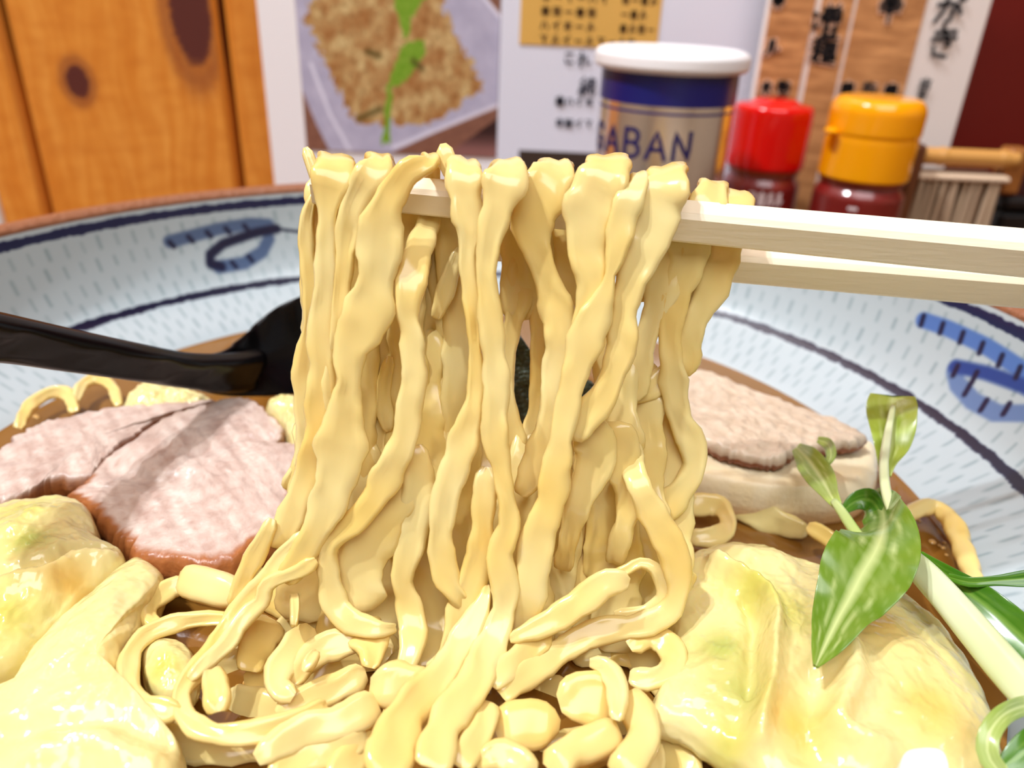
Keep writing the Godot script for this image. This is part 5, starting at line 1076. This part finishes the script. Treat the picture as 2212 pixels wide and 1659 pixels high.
	noodle("noodle deep in the soup under the bunch, tenth counted from the far left", [[-8.0, 41.7, -98.0, 2.74], [-7.8, 41.7, -92.1, 2.65], [-5.0, 41.7, -86.3, 2.49], [-4.4, 41.7, -81.3, 2.35], [-3.7, 41.7, -77.2, 2.52]], lie)
	noodle("noodle deep in the soup under the bunch, fourteenth counted from the far left", [[2.0, 43.5, -84.3, 2.28], [4.9, 43.5, -89.7, 2.42], [8.2, 43.5, -96.6, 2.60], [9.1, 43.5, -102.4, 2.60], [11.9, 43.5, -108.7, 2.74]], lie)
	noodle("noodle deep in the soup under the bunch, seventeenth counted from the far left", [[8.9, 44.9, -99.9, 2.37], [11.1, 44.9, -93.9, 2.69], [15.1, 44.9, -90.1, 2.30], [19.3, 44.9, -86.3, 2.59], [23.0, 44.9, -81.0, 2.52]], lie)
	noodle("noodle deep in the soup under the bunch, thirteenth counted from the far left", [[-6.4, 41.5, -85.5, 2.80], [0.0, 41.5, -83.1, 2.74], [5.1, 41.5, -80.0, 2.23], [9.5, 41.5, -78.2, 2.09], [14.3, 41.5, -75.4, 2.17]], lie)
	noodle("noodle deep in the soup under the bunch, fifth counted from the far left", [[-35.9, 43.2, -76.5, 2.47], [-30.9, 43.2, -78.1, 2.05], [-24.6, 43.2, -80.1, 2.16], [-21.2, 43.2, -82.8, 2.18], [-15.1, 43.2, -84.7, 2.12]], lie)
	noodle("noodle deep in the soup under the bunch, seventh counted from the far left", [[-28.5, 43.2, -112.1, 2.64], [-24.4, 43.2, -106.1, 2.77], [-19.8, 43.2, -100.0, 2.53], [-17.8, 43.2, -94.6, 2.57], [-15.1, 43.2, -87.7, 2.74]], lie)
	noodle("noodle deep in the soup under the bunch, sixteenth counted from the far left", [[10.0, 44.1, -120.8, 2.88], [11.4, 44.1, -113.2, 3.28], [12.2, 44.1, -105.7, 3.17], [13.8, 44.1, -96.5, 2.58], [15.1, 44.1, -91.5, 2.78]], lie)
	noodle("noodle deep in the soup under the bunch, twelfth counted from the far left", [[-13.1, 44.7, -100.9, 2.51], [-6.2, 44.7, -97.3, 2.99], [-0.8, 44.7, -95.8, 2.86], [6.2, 44.7, -93.6, 2.62], [11.7, 44.7, -92.3, 2.40]], lie)
	noodle("noodle deep in the soup under the bunch, nineteenth counted from the far left", [[16.2, 44.7, -89.5, 2.86], [19.5, 44.7, -93.4, 2.25], [23.7, 44.7, -100.8, 3.10], [27.7, 44.7, -107.7, 2.59], [31.9, 44.7, -113.0, 3.17]], lie)
	noodle("noodle deep in the soup under the bunch, third counted from the far left", [[-46.1, 44.2, -101.4, 3.08], [-39.9, 44.2, -95.7, 2.35], [-32.0, 44.2, -92.1, 2.85], [-26.6, 44.2, -88.1, 2.28], [-21.6, 44.2, -86.0, 2.73]], lie)
	noodle("noodle deep in the soup under the bunch, second counted from the far left", [[-43.8, 41.8, -76.2, 1.99], [-41.7, 41.8, -79.2, 2.35], [-36.7, 41.8, -83.0, 2.17], [-33.9, 41.8, -86.6, 2.51], [-31.2, 41.8, -90.1, 2.80]], lie)
	noodle("noodle deep in the soup under the bunch, twentieth counted from the far left", [[12.7, 41.7, -92.0, 2.81], [17.1, 41.7, -89.8, 2.54], [23.8, 41.7, -87.4, 2.23], [28.0, 41.7, -83.4, 2.44], [32.0, 41.7, -81.2, 2.58]], lie)
	noodle("noodle deep in the soup under the bunch, eighteenth counted from the far left", [[4.9, 41.5, -68.7, 2.04], [9.5, 41.5, -69.9, 2.37], [13.7, 41.5, -71.0, 2.00], [19.3, 41.5, -73.4, 2.14], [25.1, 41.5, -74.6, 2.40]], lie)
	noodle("noodle deep in the soup under the bunch, eleventh counted from the far left", [[-15.5, 44.7, -71.9, 2.18], [-9.8, 44.7, -71.6, 1.92], [-5.0, 44.7, -70.5, 2.07], [1.4, 44.7, -69.8, 2.23], [6.1, 44.7, -69.9, 2.04]], lie)
	noodle("noodle deep in the soup under the bunch, fourth counted from the far left", [[-38.0, 42.1, -75.3, 2.15], [-32.2, 42.1, -73.6, 2.32], [-27.7, 42.1, -72.5, 2.39], [-22.2, 42.1, -69.6, 1.94], [-18.2, 42.1, -68.6, 2.34]], lie)
	noodle("noodle deep in the soup under the bunch, twenty-first counted from the far left", [[22.6, 44.4, -84.6, 2.48], [23.6, 44.4, -80.0, 2.07], [25.8, 44.4, -75.2, 2.05], [28.5, 44.4, -72.1, 2.07], [29.3, 44.4, -69.1, 2.41]], lie)
	noodle("noodle deep in the soup under the bunch, first counted from the far left", [[-45.0, 44.4, -66.6, 2.36], [-41.4, 44.4, -66.8, 2.09], [-35.1, 44.4, -66.2, 2.24], [-29.4, 44.4, -67.3, 2.19], [-24.8, 44.4, -66.3, 2.16]], lie)
	noodle("noodle deep in the soup under the bunch, ninth counted from the far left", [[-18.0, 42.5, -125.3, 3.13], [-15.6, 42.5, -117.2, 3.24], [-14.8, 42.5, -110.5, 2.79], [-12.3, 42.5, -101.0, 3.07], [-11.7, 42.5, -96.1, 2.91]], lie)
	noodle("noodle deep in the soup under the bunch, fifteenth counted from the far left", [[7.2, 42.6, -135.1, 3.09], [7.6, 42.6, -123.8, 3.29], [7.2, 42.6, -113.9, 3.10], [6.9, 42.6, -108.0, 3.28], [8.8, 42.6, -99.4, 2.81]], lie)


func greens() -> void:
	var green := {"look": 1, "thick": 0.22, "groove": 0.0, "wave": 0.3, "twist": 0.12, "sharp": true, "c0": lin(84, 124, 20), "c1": lin(128, 160, 52), "vein": lin(214, 228, 156)}
	var deep := {"look": 1, "thick": 0.25, "groove": 0.0, "wave": 0.3, "twist": 0.15, "sharp": true, "c0": lin(48, 104, 14), "c1": lin(84, 136, 28), "vein": lin(120, 160, 60)}
	var stalk := {"look": 2, "thick": 0.9, "groove": 0.1, "wave": 0.0, "twist": 0.05, "c0": lin(226, 234, 196), "c1": lin(206, 222, 158)}
	var g := thing("mizuna_sprig", "green mizuna sprig with a drooping leaf on the large wonton", "herb", Vector3.ZERO, "mizuna greens")
	put("leaf", strip([[64.3, 54.0, -114.0, 1.49], [62.3, 58.0, -105.4, 3.54], [58.2, 61.0, -96.3, 4.69], [53.7, 62.0, -89.2, 5.63], [50.4, 61.0, -85.2, 5.74], [47.9, 59.5, -82.0, 4.73], [45.5, 58.5, -79.0, 3.56], [43.3, 57.5, -76.1, 2.45], [41.5, 57.0, -73.6, 1.32], [40.2, 57.0, -71.6, 0.35]], green), M.leaf, g)
	put("leaf", strip([[70.0, 68.5, -126.0, 3.74], [69.2, 67.0, -123.7, 4.21], [68.1, 65.5, -119.7, 3.79], [67.0, 63.5, -116.6, 2.93], [65.4, 62.0, -113.6, 1.60], [64.8, 60.5, -111.4, 0.79]], green.merged({"c0": lin(150, 176, 50), "c1": lin(184, 198, 90)}, true)), M.leaf, g)
	put("stem", strip([[68.7, 68.6, -122.7, 0.50], [65.6, 65.2, -116.0, 0.73], [63.8, 62.5, -111.2, 0.79], [62.2, 61.0, -105.1, 0.83], [61.8, 60.0, -99.6, 0.95], [62.1, 59.0, -95.7, 1.00]], stalk), M.leaf, g)
	put("leaf", strip([[54.7, 57.0, -125.6, 1.06], [54.8, 58.0, -119.7, 2.37], [55.1, 58.0, -113.7, 2.44], [55.0, 58.0, -108.8, 1.42], [55.1, 58.0, -105.5, 0.77]], green.merged({"c0": lin(138, 168, 60), "c1": lin(176, 196, 104)}, true)), M.leaf, g)
	put("leaf", strip([[59.1, 58.0, -127.4, 0.62], [60.1, 58.5, -124.9, 1.13], [59.2, 58.5, -120.8, 0.93], [57.5, 58.0, -118.3, 0.42]], green.merged({"c0": lin(138, 168, 70), "c1": lin(176, 196, 104)}, true)), M.leaf, g)
	put("stem", strip([[54.9, 58.0, -107.5, 0.62], [54.8, 58.5, -102.9, 0.83], [54.6, 59.0, -98.0, 0.87], [55.1, 59.0, -94.6, 0.71]], stalk.merged({"c0": lin(176, 200, 110)}, true)), M.leaf, g)
	put("leaf", strip([[58.3, 54.0, -109.9, 0.64], [61.2, 55.0, -111.8, 1.62], [63.3, 56.0, -110.6, 2.09], [61.7, 58.0, -104.1, 1.52]], deep), M.leaf, g)
	g = thing("mizuna_stalk", "thick pale mizuna stalk with dark green leaves at the right of the bowl", "herb", Vector3.ZERO, "mizuna greens")
	put("stem", strip([[62.2, 57.0, -95.3, 1.29], [62.7, 57.0, -91.4, 2.02], [63.7, 57.0, -85.5, 2.19], [64.9, 56.5, -79.3, 2.34], [66.0, 56.0, -74.0, 2.42], [67.5, 55.5, -67.3, 2.40]], stalk.merged({"thick": 1.5}, true)), M.leaf, g)
	put("leaf", strip([[67.1, 54.0, -99.2, 0.45], [67.8, 54.5, -94.7, 1.30], [69.1, 55.0, -89.7, 2.22], [70.7, 55.0, -85.7, 2.68], [72.6, 54.5, -81.6, 2.86], [74.6, 54.0, -77.1, 2.51]], deep), M.leaf, g)
	put("leaf", strip([[67.2, 56.0, -91.4, 0.56], [68.9, 57.0, -89.2, 0.75], [72.0, 58.0, -88.6, 0.75], [75.6, 59.0, -88.1, 1.21], [78.9, 60.0, -87.7, 1.34]], deep), M.leaf, g)
	g = thing("mizuna_curl", "curled light green mizuna leaf at the near right edge", "herb", Vector3.ZERO, "mizuna greens")
	put("leaf", strip([[69.1, 54.0, -70.0, 1.18], [63.2, 57.0, -66.6, 1.13], [59.4, 58.0, -64.2, 1.09], [57.1, 57.5, -62.1, 1.13], [56.6, 56.0, -60.5, 1.17], [57.5, 55.0, -59.1, 1.06]], green.merged({"c0": lin(150, 178, 80), "c1": lin(182, 200, 120)}, true)), M.leaf, g)
	put("leaf", strip([[58.5, 54.0, -60.3, 0.75], [60.1, 55.0, -60.8, 1.40], [62.2, 56.0, -61.7, 1.83], [65.6, 56.0, -63.5, 1.87]], deep), M.leaf, g)
